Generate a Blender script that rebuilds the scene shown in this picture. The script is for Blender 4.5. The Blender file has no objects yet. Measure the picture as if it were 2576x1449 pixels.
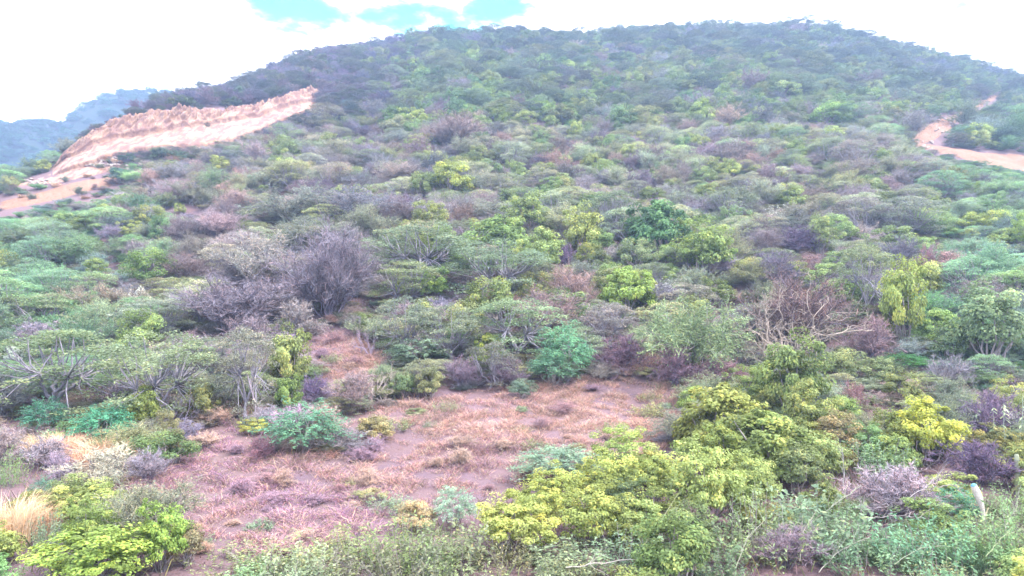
import bpy, math, random
import numpy as np

# ------------------------------------------------------------------ camera, sky, sun, exposure
scene = bpy.context.scene
col = scene.collection
ZC = 6.5                                    # camera height above the yard it stands in
PITCH = math.radians(4.0)
HFOV = math.radians(75.0)
PW, PH = 2576.0, 1449.0                     # survey units used for laying the hillside out
FP = (PW / 2) / math.tan(HFOV / 2)

cam_d = bpy.data.cameras.new('camera')
cam_d.sensor_width = 36.0
cam_d.angle = HFOV
cam_d.clip_start = 0.1
cam_d.clip_end = 6000.0
cam = bpy.data.objects.new('camera', cam_d)
cam.location = (0, 0, ZC)
cam.rotation_euler = (math.radians(90) + PITCH, 0, 0)
col.objects.link(cam)
scene.camera = cam

SUN_ELEV, SUN_AZ = math.radians(52), math.radians(118)      # azimuth clockwise from +y (view direction)
world = bpy.data.worlds.new('World')
scene.world = world
world.use_nodes = True
nt = world.node_tree
nt.nodes.clear()
def N(tree, kind, **kw):
    n = tree.nodes.new(kind)
    for k, v in kw.items():
        if k == 'inp':
            for a, b in v.items():
                n.inputs[a].default_value = b
        else:
            setattr(n, k, v)
    return n
def L(tree, a, b): tree.links.new(a, b)
def mathn(tree, op, a, b=None, c=None, clamp=False):
    n = tree.nodes.new('ShaderNodeMath'); n.operation = op; n.use_clamp = clamp
    for i, v in enumerate((a, b, c)):
        if v is None: continue
        if isinstance(v, (int, float)): n.inputs[i].default_value = v
        else: tree.links.new(v, n.inputs[i])
    return n.outputs[0]
def mixc(tree, fac, a, b, mode='MIX'):
    n = tree.nodes.new('ShaderNodeMix'); n.data_type = 'RGBA'; n.blend_type = mode
    for i, v in ((0, fac), (6, a), (7, b)):
        if isinstance(v, (int, float)): n.inputs[i].default_value = v
        elif isinstance(v, (tuple, list)): n.inputs[i].default_value = (*v[:3], 1)
        else: tree.links.new(v, n.inputs[i])
    return n.outputs[2]
def ramp(tree, fac, stops):
    n = tree.nodes.new('ShaderNodeValToRGB')
    while len(n.color_ramp.elements) < len(stops): n.color_ramp.elements.new(0.5)
    for e, (p, c) in zip(n.color_ramp.elements, stops):
        e.position = p; e.color = (*c[:3], 1) if isinstance(c, (tuple, list)) else (c, c, c, 1)
    tree.links.new(fac, n.inputs[0])
    return n.outputs[0]

def px_dir(px, row):
    u, v = (px - PW / 2) / FP, (PH / 2 - row) / FP
    d = np.array([u, math.cos(PITCH) - v * math.sin(PITCH), math.sin(PITCH) + v * math.cos(PITCH)])
    return d / np.linalg.norm(d)

sky = N(nt, 'ShaderNodeTexSky', sky_type='NISHITA', sun_disc=False, sun_elevation=SUN_ELEV, sun_rotation=SUN_AZ,
        altitude=300.0, air_density=1.0, dust_density=1.0)
tc = N(nt, 'ShaderNodeTexCoord')
mp = N(nt, 'ShaderNodeMapping', inp={'Scale': (1.0, 1.0, 2.6)})
L(nt, tc.outputs['Generated'], mp.inputs[0])
cn = N(nt, 'ShaderNodeTexNoise', inp={'Scale': 7.5, 'Detail': 8.0, 'Roughness': 0.62})
L(nt, mp.outputs[0], cn.inputs[0])
gap = None                                   # openings in the cloud cover
for (gx, gy, wd, amt) in ((690, -4, 0.095, 0.95), (1060, 22, 0.12, 0.60), (1225, 16, 0.09, 0.58), (940, 66, 0.06, 0.30), (540, 48, 0.03, 0.3)):
    d = px_dir(gx, gy)
    vm = N(nt, 'ShaderNodeVectorMath', operation='SUBTRACT'); vm.inputs[1].default_value = tuple(d)
    nv = N(nt, 'ShaderNodeVectorMath', operation='NORMALIZE'); L(nt, tc.outputs['Generated'], nv.inputs[0]); L(nt, nv.outputs[0], vm.inputs[0])
    sc_ = N(nt, 'ShaderNodeVectorMath', operation='MULTIPLY'); sc_.inputs[1].default_value = (1.0, 1.0, 2.0); L(nt, vm.outputs[0], sc_.inputs[0])
    ln = N(nt, 'ShaderNodeVectorMath', operation='LENGTH'); L(nt, sc_.outputs[0], ln.inputs[0])
    m = mathn(nt, 'MULTIPLY_ADD', ln.outputs['Value'], -1.0 / wd, 1.0, clamp=True)
    m = mathn(nt, 'MULTIPLY', m, amt)
    gap = m if gap is None else mathn(nt, 'MAXIMUM', gap, m)
cover = mathn(nt, 'SUBTRACT', mathn(nt, 'MULTIPLY_ADD', cn.outputs[0], 2.2, -0.55), gap)
cover = ramp(nt, cover, ((0.0, 0.0), (0.10, 0.06), (0.18, 0.22), (0.25, 1.0)))
clear = mixc(nt, 1.0, sky.outputs[0], (0.01, 1.75, 0.86), 'MULTIPLY')
cl2 = N(nt, 'ShaderNodeTexNoise', inp={'Scale': 2.0, 'Detail': 3.0}); L(nt, mp.outputs[0], cl2.inputs[0])
cloud = mixc(nt, cl2.outputs[0], (8.6, 8.8, 9.9), (10.0, 10.1, 11.0))
skyc = mixc(nt, cover, clear, cloud)
bg = N(nt, 'ShaderNodeBackground', inp={'Strength': 0.10})
L(nt, skyc, bg.inputs[0])
wo = N(nt, 'ShaderNodeOutputWorld'); L(nt, bg.outputs[0], wo.inputs[0])

sun_d = bpy.data.lights.new('sun', 'SUN')
sun_d.energy = 2.0
sun_d.angle = math.radians(8)
sun_d.color = (1.0, 0.95, 0.90)
sun = bpy.data.objects.new('sun', sun_d)
sdir = np.array([math.sin(SUN_AZ) * math.cos(SUN_ELEV), math.cos(SUN_AZ) * math.cos(SUN_ELEV), math.sin(SUN_ELEV)])
from mathutils import Vector
sun.rotation_euler = Vector(sdir).to_track_quat('Z', 'Y').to_euler()
sun.location = tuple(sdir * 100)
col.objects.link(sun)

scene.view_settings.view_transform = 'Standard'
scene.view_settings.look = 'None'
scene.view_settings.gamma = 1.0
scene.view_settings.use_curve_mapping = False
scene.view_settings.exposure = 2.62
scene.cycles.use_denoising = True
scene.cycles.max_bounces = 4
scene.cycles.diffuse_bounces = 3
scene.cycles.transmission_bounces = 3
scene.cycles.volume_bounces = 1
scene.cycles.transparent_max_bounces = 4
scene.cycles.volume_step_rate = 8.0

rng = np.random.default_rng(7)
random.seed(7)

# ------------------------------------------------------------------ helpers
def lin(c):
    c = np.asarray(c, float) / 255.0
    return np.where(c <= 0.04045, c / 12.92, ((c + 0.055) / 1.055) ** 2.4)
K_ALB = 0.5
K_SOIL = 0.72
def soft(c, f=.84):
    c = np.asarray(c, float); m = c @ np.array([.3, .55, .15]); return m + (c - m) * f
def alb(c, k=1.0): return tuple(np.clip(lin(c) * K_ALB * k, 0.005, 0.85))

def build(name, V, faces, mat, tint=None, colr=None, smooth=False):
    """one mesh from numpy vertices and a list of (m,k) index arrays"""
    me = bpy.data.meshes.new(name)
    V = np.asarray(V, np.float32)
    me.vertices.add(len(V)); me.vertices.foreach_set('co', V.ravel())
    idx = np.concatenate([np.asarray(f, np.int32).ravel() for f in faces])
    tot = np.concatenate([np.full(len(f), np.asarray(f).shape[1], np.int32) for f in faces])
    start = np.concatenate([[0], np.cumsum(tot)[:-1]]).astype(np.int32)
    me.loops.add(len(idx)); me.loops.foreach_set('vertex_index', idx)
    me.polygons.add(len(tot)); me.polygons.foreach_set('loop_start', start)
    me.polygons.foreach_set('loop_total', tot)
    if smooth: me.polygons.foreach_set('use_smooth', np.ones(len(tot), bool))
    if tint is not None:
        a = me.attributes.new('tint', 'FLOAT', 'POINT'); a.data.foreach_set('value', np.asarray(tint, np.float32))
    if colr is not None:
        a = me.attributes.new('col', 'FLOAT_COLOR', 'POINT')
        c4 = np.ones((len(V), 4), np.float32); c4[:, :3] = colr
        a.data.foreach_set('color', c4.ravel())
    me.materials.append(mat)
    me.update(calc_edges=True); me.validate()
    return me

class MB:
    def __init__(s): s.V = []; s.F = {3: [], 4: []}; s.T = []; s.n = 0
    def add(s, V, F, t):
        V = np.asarray(V, float).reshape(-1, 3); F = np.asarray(F, int)
        s.V.append(V); s.F[F.shape[1]].append(F + s.n); s.n += len(V)
        s.T.append(np.broadcast_to(np.asarray(t, float), (len(V),)))
    def arrays(s):
        return np.concatenate(s.V), [np.concatenate(f) for f in s.F.values() if f], np.concatenate(s.T)
    def mesh(s, name, mat, smooth=False):
        V, F, T = s.arrays(); return build(name, V, F, mat, T, smooth=smooth)

def unit(v): return v / np.maximum(np.linalg.norm(v, axis=-1, keepdims=True), 1e-9)
def leaves(mb, C, Nn, Dd, ln, wd, fold=0.0, t=None):
    """rhombic leaves: centres, normals, long-axis hints"""
    n = len(C)
    Nn = unit(Nn); Dd = unit(Dd - Nn * np.sum(Dd * Nn, 1, keepdims=True)); S = np.cross(Nn, Dd)
    ln = np.broadcast_to(ln, (n,))[:, None]; wd = np.broadcast_to(wd, (n,))[:, None]
    V = np.stack([C - Dd * ln / 2, C + S * wd / 2 + Nn * fold * ln, C + Dd * ln / 2, C - S * wd / 2 + Nn * fold * ln], 1).reshape(-1, 3)
    F = np.arange(4 * n).reshape(n, 4)
    t = rng.random(n) if t is None else t
    mb.add(V, F, np.repeat(t, 4))
def tube(mb, P, R, sides=4, t=0.5):
    P = np.asarray(P, float); R = np.asarray(R, float); n = len(P)
    T = unit(np.gradient(P, axis=0)); ref = np.array([0.31, 0.17, 0.93]); 
    A = unit(np.cross(T, ref) + 1e-6); B = np.cross(T, A)
    ang = np.arange(sides) * 2 * math.pi / sides
    ring = np.cos(ang)[None, :, None] * A[:, None] + np.sin(ang)[None, :, None] * B[:, None]
    V = (P[:, None] + ring * R[:, None, None]).reshape(-1, 3)
    i, j = np.meshgrid(np.arange(n - 1), np.arange(sides), indexing='ij')
    F = np.stack([i * sides + j, i * sides + (j + 1) % sides, (i + 1) * sides + (j + 1) % sides, (i + 1) * sides + j], -1).reshape(-1, 4)
    mb.add(V, F, t)
def ribbons(mb, A, B, Cc, w, t=None):
    """blades / twigs of two segments A-B-C tapering to a point"""
    n = len(A)
    S = unit(np.cross(B - A, rng.normal(size=(n, 3))))
    w = np.broadcast_to(w, (n,))[:, None]
    V = np.stack([A - S * w / 2, A + S * w / 2, B + S * w * .4, B - S * w * .4, Cc], 1).reshape(-1, 3)
    b = np.arange(n)[:, None] * 5
    t = np.repeat(rng.random(n) if t is None else t, 5)
    mb.V.append(V); mb.T.append(t)
    mb.F[4].append(b + np.array([0, 1, 2, 3]) + mb.n); mb.F[3].append(b + np.array([3, 2, 4]) + mb.n); mb.n += len(V)
def rdir(n): return unit(rng.normal(size=(n, 3)))

def put(name, me, loc=(0, 0, 0), parent=None, color=None):
    o = bpy.data.objects.new(name, me); col.objects.link(o); o.location = loc
    if parent is not None: o.parent = parent
    if color is not None: o.color = (*color[:3], 1)
    return o
def tag(o, label, cat, group=None):
    o['label'] = label; o['category'] = cat
    if group: o['group'] = group
    return o

# ------------------------------------------------------------------ materials
def new_mat(name):
    m = bpy.data.materials.new(name); m.use_nodes = True; m.node_tree.nodes.clear(); return m, m.node_tree
def leaf_material(name, transl=0.32, vary=0.55, hue=(1.1, 1.0, 0.86), use_attr=False, rough=0.6, spec=0.18):
    m, t = new_mat(name)
    if use_attr: c = N(t, 'ShaderNodeAttribute', attribute_name='col').outputs['Color']
    else: c = N(t, 'ShaderNodeObjectInfo').outputs['Color']
    at = N(t, 'ShaderNodeAttribute', attribute_name='tint').outputs['Fac']
    geo = N(t, 'ShaderNodeNewGeometry')
    nz = N(t, 'ShaderNodeTexNoise', inp={'Scale': 0.9, 'Detail': 2.0}); L(t, geo.outputs['Position'], nz.inputs[0])
    warm = mixc(t, 1.0, c, hue, 'MULTIPLY')
    c1 = mixc(t, mathn(t, 'MULTIPLY_ADD', nz.outputs[0], 2.0, -0.6, clamp=True), c, warm)
    nb = N(t, 'ShaderNodeTexNoise', inp={'Scale': 0.33, 'Detail': 3.0}); L(t, geo.outputs['Position'], nb.inputs[0])
    br = mathn(t, 'MULTIPLY', mathn(t, 'MULTIPLY_ADD', at, vary * 2, 1.0 - vary), mathn(t, 'MULTIPLY_ADD', nb.outputs[0], 0.9, 0.55))
    dry = mathn(t, 'MULTIPLY', mathn(t, 'GREATER_THAN', at, 0.84), 0.6)
    c1 = mixc(t, dry, c1, mixc(t, 1.0, c1, (1.35, 0.98, 0.8), 'MULTIPLY'))
    hsv = N(t, 'ShaderNodeHueSaturation'); L(t, c1, hsv.inputs['Color']); L(t, br, hsv.inputs['Value'])
    p = N(t, 'ShaderNodeBsdfPrincipled', inp={'Roughness': rough, 'Specular IOR Level': spec}); L(t, hsv.outputs[0], p.inputs['Base Color'])
    tr = N(t, 'ShaderNodeBsdfTranslucent'); L(t, hsv.outputs[0], tr.inputs[0])
    mx = N(t, 'ShaderNodeMixShader', inp={0: transl}); L(t, p.outputs[0], mx.inputs[1]); L(t, tr.outputs[0], mx.inputs[2])
    out = N(t, 'ShaderNodeOutputMaterial'); L(t, mx.outputs[0], out.inputs[0])
    return m
M_leaf = leaf_material('leaf', transl=.42)
M_twig = leaf_material('twig', transl=0.0, vary=0.35, hue=(1.12, 0.97, 0.92), rough=0.8, spec=0.05)
M_grass = leaf_material('dry_grass', use_attr=True, transl=0.2, vary=0.4, hue=(1.1, 1.0, 0.9), rough=0.7)
def bark_material():
    m, t = new_mat('bark')
    c = N(t, 'ShaderNodeObjectInfo').outputs['Color']
    co = N(t, 'ShaderNodeTexCoord'); mp = N(t, 'ShaderNodeMapping', inp={'Scale': (30, 30, 7)}); L(t, co.outputs['Object'], mp.inputs[0])
    nz = N(t, 'ShaderNodeTexNoise', inp={'Scale': 2.0, 'Detail': 5.0}); L(t, mp.outputs[0], nz.inputs[0])
    hsv = N(t, 'ShaderNodeHueSaturation'); L(t, c, hsv.inputs['Color']); L(t, mathn(t, 'MULTIPLY_ADD', nz.outputs[0], 1.2, 0.4), hsv.inputs['Value'])
    bp = N(t, 'ShaderNodeBump', inp={'Strength': 0.6, 'Distance': 0.02}); L(t, nz.outputs[0], bp.inputs['Height'])
    p = N(t, 'ShaderNodeBsdfPrincipled', inp={'Roughness': 0.85, 'Specular IOR Level': 0.1}); L(t, hsv.outputs[0], p.inputs['Base Color']); L(t, bp.outputs[0], p.inputs['Normal'])
    L(t, p.outputs[0], N(t, 'ShaderNodeOutputMaterial').inputs[0]); return m
M_bark = bark_material()
def soil_material(name, stops, scale, stops2, bump=0.4, fine=1.0, streak=None):
    m, t = new_mat(name)
    pos = N(t, 'ShaderNodeNewGeometry').outputs['Position']
    a = N(t, 'ShaderNodeTexNoise', inp={'Scale': scale, 'Detail': 8.0, 'Roughness': 0.62}); L(t, pos, a.inputs[0])
    b = N(t, 'ShaderNodeTexNoise', inp={'Scale': scale * 9, 'Detail': 6.0, 'Roughness': 0.7}); L(t, pos, b.inputs[0])
    c = N(t, 'ShaderNodeTexNoise', inp={'Scale': 14.0 * fine, 'Detail': 4.0}); L(t, pos, c.inputs[0])
    base = ramp(t, a.outputs[0], stops)
    base = mixc(t, mathn(t, 'MULTIPLY', b.outputs[0], 0.85), base, ramp(t, b.outputs[0], stops2))
    if streak:
        mp_ = N(t, 'ShaderNodeMapping', inp={'Scale': (0.55, 0.16, 0.2)}); L(t, pos, mp_.inputs[0])
        sn = N(t, 'ShaderNodeTexNoise', inp={'Scale': 1.6, 'Detail': 6.0, 'Roughness': 0.66, 'Distortion': 0.6}); L(t, mp_.outputs[0], sn.inputs[0])
        base = mixc(t, ramp(t, sn.outputs[0], ((0.46, 0.0), (0.56, 0.85))), base, streak)
    hsv = N(t, 'ShaderNodeHueSaturation'); L(t, base, hsv.inputs['Color']); L(t, mathn(t, 'MULTIPLY_ADD', c.outputs[0], 0.8 * K_SOIL, 0.6 * K_SOIL), hsv.inputs['Value'])
    h = mathn(t, 'ADD', b.outputs[0], mathn(t, 'MULTIPLY', c.outputs[0], 0.3))
    bp = N(t, 'ShaderNodeBump', inp={'Strength': bump, 'Distance': 0.3}); L(t, h, bp.inputs['Height'])
    p = N(t, 'ShaderNodeBsdfPrincipled', inp={'Roughness': 0.9, 'Specular IOR Level': 0.1}); L(t, hsv.outputs[0], p.inputs['Base Color']); L(t, bp.outputs[0], p.inputs['Normal'])
    L(t, p.outputs[0], N(t, 'ShaderNodeOutputMaterial').inputs[0]); return m
M_ground = soil_material('hill_soil', ((0.3, alb((138, 116, 134), 1.0)), (0.5, alb((164, 132, 140), 1.0)), (0.7, alb((182, 150, 146), 1.0))), 0.09,
                         ((0.3, alb((118, 106, 120), .75)), (0.6, alb((160, 132, 126), .75)), (0.8, alb((176, 150, 134), .75))))
M_quarry = soil_material('quarry_soil', ((0.3, alb((214, 160, 136), 1.0)), (0.5, alb((228, 180, 152), 1.05)), (0.72, alb((236, 202, 176), 1.1))), 0.16,
                         ((0.34, alb((150, 114, 118), .8)), (0.45, alb((222, 178, 156), 1.0)), (0.75, alb((236, 210, 192), 1.1))), bump=1.0, streak=alb((190, 146, 138), .85))
M_track = soil_material('track_soil', ((0.3, alb((200, 150, 124), .8)), (0.5, alb((220, 168, 138), .85)), (0.7, alb((226, 186, 158), .88))), 0.25,
                        ((0.3, alb((158, 126, 116), .7)), (0.55, alb((212, 160, 132), .8)), (0.8, alb((228, 190, 166), .86))), bump=.8)
M_plain = soil_material('plain_soil', ((0.3, alb((110, 112, 92))), (0.5, alb((122, 120, 92))), (0.7, alb((150, 130, 106)))), 0.02,
                        ((0.3, alb((96, 112, 88))), (0.6, alb((130, 122, 96))), (0.8, alb((150, 130, 110)))))
M_rock = soil_material('rock', ((0.3, alb((200, 180, 172))), (0.5, alb((222, 204, 192))), (0.7, alb((236, 224, 214)))), 0.6,
                       ((0.3, alb((190, 160, 150))), (0.6, alb((226, 206, 196))), (0.8, alb((240, 230, 224)))))

# ------------------------------------------------------------------ terrain (a fan: u = x / y, depth y)
sp, cp = math.sin(PITCH), math.cos(PITCH)
def row_to_s(row):                                    # slope of sight: height per metre of depth
    v = (PH / 2 - np.asarray(row, float)) / FP
    return (sp + v * cp) / (cp - v * sp)
def s_to_row(s):
    v = (s * cp - sp) / (cp + s * sp); return PH / 2 - v * FP
def px_to_u(px, row): 
    v = (PH / 2 - row) / FP; return (px - PW / 2) / FP / (cp - v * sp)
# columns: x, rows at depth 60 and 80, then (depth,row) of L U T B F R
COLS = [
 (-1400, 800, 760, (90, 740), (93, 735), (97, 728), (99, 725), (101, 722), (104, 720)),
 (-500, 765, 690, (90, 660), (93, 650), (97, 640), (99, 636), (101, 632), (104, 628)),
 (-150, 735, 625, (90, 585), (93, 574), (97, 560), (99, 553), (101, 545), (104, 540)),
 (0,    722, 590, (90, 535), (94, 510), (98, 496), (100, 488), (102, 480), (105, 474)),
 (70,   720, 584, (91, 512), (95, 484), (100, 466), (103, 458), (105, 452), (107, 448)),
 (129,  718, 580, (92, 498), (96, 470), (101, 446), (106, 428), (109, 418), (111, 414)),
 (180,  716, 576, (93, 488), (97, 460), (102, 432), (107, 408), (112, 380), (114, 378)),
 (233,  715, 572, (95, 474), (99, 450), (105, 417), (110, 378), (116, 336), (119, 332)),
 (287,  714, 568, (97, 462), (101, 440), (107, 402), (113, 362), (120, 305), (124, 297)),
 (375,  712, 565, (100, 440), (104, 418), (110, 384), (117, 354), (125, 283), (140, 268)),
 (458,  710, 562, (103, 425), (107, 408), (114, 380), (121, 333), (129, 277), (172, 246)),
 (520,  709, 560, (104, 420), (108, 402), (117, 380), (125, 327), (133, 280), (182, 230)),
 (583,  708, 558, (105, 415), (109, 398), (120, 364), (129, 316), (138, 282), (190, 205)),
 (650,  706, 556, (106, 412), (111, 392), (127, 338), (136, 306), (144, 276), (198, 180)),
 (690,  705, 555, (107, 410), (113, 386), (133, 318), (142, 288), (149, 253), (204, 166)),
 (792,  703, 553, (108, 406), (118, 372), (151, 276), (155, 264), (162, 222), (220, 126)),
 (850,  702, 552, (109, 404), (118, 374), (146, 290), (155, 262), (168, 228), (228, 114)),
 (1000, 700, 550, (110, 400), (118, 372), (140, 303), (150, 276), (165, 238), (245, 90)),
 (1060, 700, 550, (110, 400), (118, 372), (140, 303), (150, 276), (165, 238), (250, 80)),
 (1300, 700, 550, (110, 400), (118, 372), (140, 304), (150, 277), (165, 238), (258, 78)),
 (1450, 704, 554, (110, 404), (118, 378), (140, 310), (150, 283), (165, 243), (260, 80)),
 (1550, 700, 550, (110, 400), (118, 372), (140, 303), (150, 276), (165, 238), (262, 73)),
 (1800, 700, 550, (110, 400), (118, 372), (140, 303), (150, 276), (165, 238), (265, 68)),
 (2000, 700, 550, (110, 400), (118, 372), (140, 304), (150, 277), (165, 238), (268, 61)),
 (2100, 700, 550, (110, 400), (118, 374), (140, 308), (150, 282), (165, 244), (268, 68)),
 (2200, 702, 552, (110, 403), (118, 377), (140, 315), (150, 290), (165, 255), (264, 97)),
 (2300, 704, 554, (110, 404), (118, 380), (140, 324), (150, 302), (165, 268), (260, 122)),
 (2400, 706, 556, (110, 412), (118, 386), (140, 332), (150, 310), (165, 282), (256, 152)),
 (2576, 710, 562, (110, 430), (118, 404), (140, 350), (150, 332), (165, 306), (248, 214)),
 (2750, 716, 575, (110, 450), (118, 430), (140, 392), (150, 376), (165, 356), (240, 290)),
 (3200, 740, 640, (110, 540), (118, 525), (140, 500), (150, 490), (165, 480), (215, 450)),
 (4300, 800, 760, (110, 720), (118, 715), (140, 705), (150, 700), (165, 697), (190, 690)),
]
COLS = [c[:-1] + ((c[-1][0], c[-1][1] + 17 * min(1, max(0, (c[0] - 420) / 200)) * (1 if c[0] < 2150 else .75 if c[0] < 2350 else .1)),) for c in COLS]
CU = np.array([px_to_u(c[0], 400) for c in COLS])
FIX_Y = [2.0, 8.0, 12.0, 17.0, 21.0, 27.0, 35.0, 46.0]
FIX_Z = [-6.5, -6.4, -6.25, None, None, None, None, None]
FIX_R = [None, None, None, 1449, 1300, 1150, 1000, 850]
CY, CZ = [], []
for c in COLS:
    ys = list(FIX_Y) + [60.0, 80.0] + [p[0] for p in c[3:]]
    rows = list(FIX_R) + [c[1], c[2]] + [p[1] for p in c[3:]]
    zs = [FIX_Z[i] if i < 8 and FIX_Z[i] is not None else float(row_to_s(r) * y) for i, (y, r) in enumerate(zip(ys, rows))]
    yr, zr = ys[-1], zs[-1]
    for dy, f in ((8, 0.99), (40, 0.80), (120, 0.35), (260, 0.0)):
        ys.append(yr + dy); zs.append(zr * f + (1 - f) * -9.0)
    CY.append(ys); CZ.append(zs)
CY, CZ = np.array(CY), np.array(CZ)
def bumps(x, y):
    return (np.sin(x * .31 + 1.3 * np.sin(y * .17)) * np.cos(y * .27 + .8 * np.sin(x * .13)) * .5 + np.sin(x * .071 + 2.0 + y * .05) * np.sin(y * .06 - x * .03) * 1.0
            + .25 * np.sin(x * .83 + y * .4) * np.sin(y * .77 - x * .5))
def smooth01(a): a = np.clip(a, 0, 1); return a * a * (3 - 2 * a)
def terr(u, y):
    """relative height (camera = 0) of the hillside"""
    u = np.atleast_1d(np.asarray(u, float)); y = np.atleast_1d(np.asarray(y, float))
    k = np.clip(np.searchsorted(CU, u) - 1, 0, len(CU) - 2)
    f = np.clip((u - CU[k]) / (CU[k + 1] - CU[k]), 0, 1)[:, None]
    yy = CY[k] * (1 - f) + CY[k + 1] * f; zz = CZ[k] * (1 - f) + CZ[k + 1] * f
    z = np.empty(len(u))
    j = np.clip(np.sum(yy <= y[:, None], 1) - 1, 0, yy.shape[1] - 2)
    ar = np.arange(len(u))
    g = np.clip((y - yy[ar, j]) / (yy[ar, j + 1] - yy[ar, j]), 0, 1)
    z = zz[ar, j] * (1 - g) + zz[ar, j + 1] * g
    amp = smooth01((y - 15) / 60) * 0.9 + 0.12
    quarry = smooth01((u + 0.78) / .08) * smooth01((-0.20 - u) / .1) * smooth01((y - 84) / 10) * smooth01((185 - y) / 30)
    return z + bumps(u * y, y) * amp * (1 - .9 * quarry)
YS = np.concatenate([np.linspace(9, 60, 260), np.linspace(60.3, 300, 500)])
def hit(px, row):
    """where the line of sight through a survey point meets the hillside -> x, y, z(world)"""
    u = px_to_u(px, row)
    s = terr(np.full(len(YS), u), YS) / YS
    k = np.argmax(s >= row_to_s(row))
    if s[k] < row_to_s(row): k = int(np.argmax(s))
    y = YS[k]
    return u * y, y, float(terr(u, y)[0]) + ZC
def to_px(x, y, z):
    u = x / y; s = (z - ZC) / y
    row = s_to_row(s); v = (PH / 2 - row) / FP
    return u * (cp - v * sp) * FP + PW / 2, row

def grid_mesh(name, U, Y, Z, mat, X=None):
    nu, ny = U.shape
    V = np.stack([U * Y if X is None else X, Y, Z], -1).reshape(-1, 3)
    i, j = np.meshgrid(np.arange(nu - 1), np.arange(ny - 1), indexing='ij')
    F = np.stack([i * ny + j, (i + 1) * ny + j, (i + 1) * ny + j + 1, i * ny + j + 1], -1).reshape(-1, 4)
    return build(name, V, [F], mat, smooth=True)
uu = np.concatenate([np.linspace(-2.2, -.95, 30)[:-1], np.linspace(-.95, .95, 420), np.linspace(.95, 2.2, 30)[1:]])
yv = np.concatenate([np.linspace(2, 16, 12)[:-1], np.geomspace(16, 275, 300), np.linspace(285, 530, 20)])
UU, YY = np.meshgrid(uu, yv, indexing='ij')
ZZ = terr(UU.ravel(), YY.ravel()).reshape(UU.shape) + ZC
hill = put('hillside', grid_mesh('hillside', UU, YY, ZZ, M_ground)); hill['kind'] = 'structure'
# plain that the hill stands on
a = np.linspace(0, 2 * math.pi, 64, endpoint=False)
V = [(0, 0, -2.6)] + [(4000 * math.cos(t), 4000 * math.sin(t), -2.6) for t in a]
pl = put('ground', build('ground', V, [np.array([(0, i + 1, (i + 1) % 64 + 1) for i in range(64)])], M_plain)); pl['kind'] = 'structure'
ud = np.linspace(-1, 1, 2)
ya = np.linspace(-120, 2.2, 40); xa = np.linspace(-60, 60, 40)
XA, YA = np.meshgrid(xa, ya, indexing='ij')
ZA = 0.0 + 0.06 * bumps(XA, YA) - 2.4 * smooth01((np.hypot(XA, YA) - 20) / 60) - .1
yd = put('yard', grid_mesh('yard', None if False else XA, YA, ZA, M_plain, X=XA)); yd['kind'] = 'structure'

# ---- quarry: excavated face, bank below it
def vnoise(p, seed=0):
    r = np.random.default_rng(seed); out = 0
    for k in range(5):
        f = 0.35 * 2 ** k; A = r.normal(size=(3, 3)) * f; ph = r.random(3) * 6.28
        q = np.sin(p @ A.T + ph); out = out + (q[..., 0] * q[..., 1] + q[..., 2] * .5) / 1.7 ** k
    return out
def ctrl(u, i):
    return np.interp(u, CU, CY[:, i]), np.interp(u, CU, CZ[:, i])
qu = np.linspace(px_to_u(122, 420), px_to_u(800, 250), 420)
iT, iB, iF = 12, 13, 14
qs = np.linspace(0, 1, 70)
QU = np.repeat(qu[:, None], 70, 1); QS = np.repeat(qs[None], 420, 0)
yT, zT = ctrl(qu, iT); yB, zB = ctrl(qu, iB); yF, zF = ctrl(qu, iF)
s2 = np.clip(QS / .42, 0, 1); s3 = np.clip((QS - .42) / .58, 0, 1)
QY = yT[:, None] + (yB - yT)[:, None] * s2 + (yF - yB)[:, None] * s3
QZ = zT[:, None] + (zB - zT)[:, None] * s2 + (zF - zB)[:, None] * s3
P = np.stack([QU * QY, QY, QZ], -1)
gul = np.abs(vnoise(P * np.array([3.2, .4, .5]) + .35 * vnoise(P * .5, 8)[..., None], 3)) ; lump = vnoise(P * 1.7, 5)
edge = smooth01(QS / .06) * smooth01((1.0 - QS) / .05) * smooth01((QU - qu[0]) / .03) * smooth01((qu[-1] - QU) / .012)
dsp = (0.25 + (0.9 - 1.4 * np.minimum(gul, 1.2)) * (0.10 + .90 * smooth01(s3 * 3)) * smooth01((1.02 - s3) / .25) + 1.1 * smooth01((s3 - .02) / .05) * smooth01((.5 + .12 * (np.sin(QU * 47) + .8 * np.sin(QU * 113 + 2) + .6 * lump) - s3) / .10) * (QS > .42) + (.12 + .26 * smooth01(s3 * 3)) * lump) * edge - .12 + 1.0 * edge
# ragged brim of the cut
QY2 = QY - dsp * .8; QZ2 = QZ + dsp * .55 + 0.25 * smooth01((QS - .8) / .2) * vnoise(P * .4, 9) * edge
qm = grid_mesh('quarry_face', QU, QY2, QZ2 + ZC, M_quarry)
qf = put('quarry_face', qm); qf['kind'] = 'structure'

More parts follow.
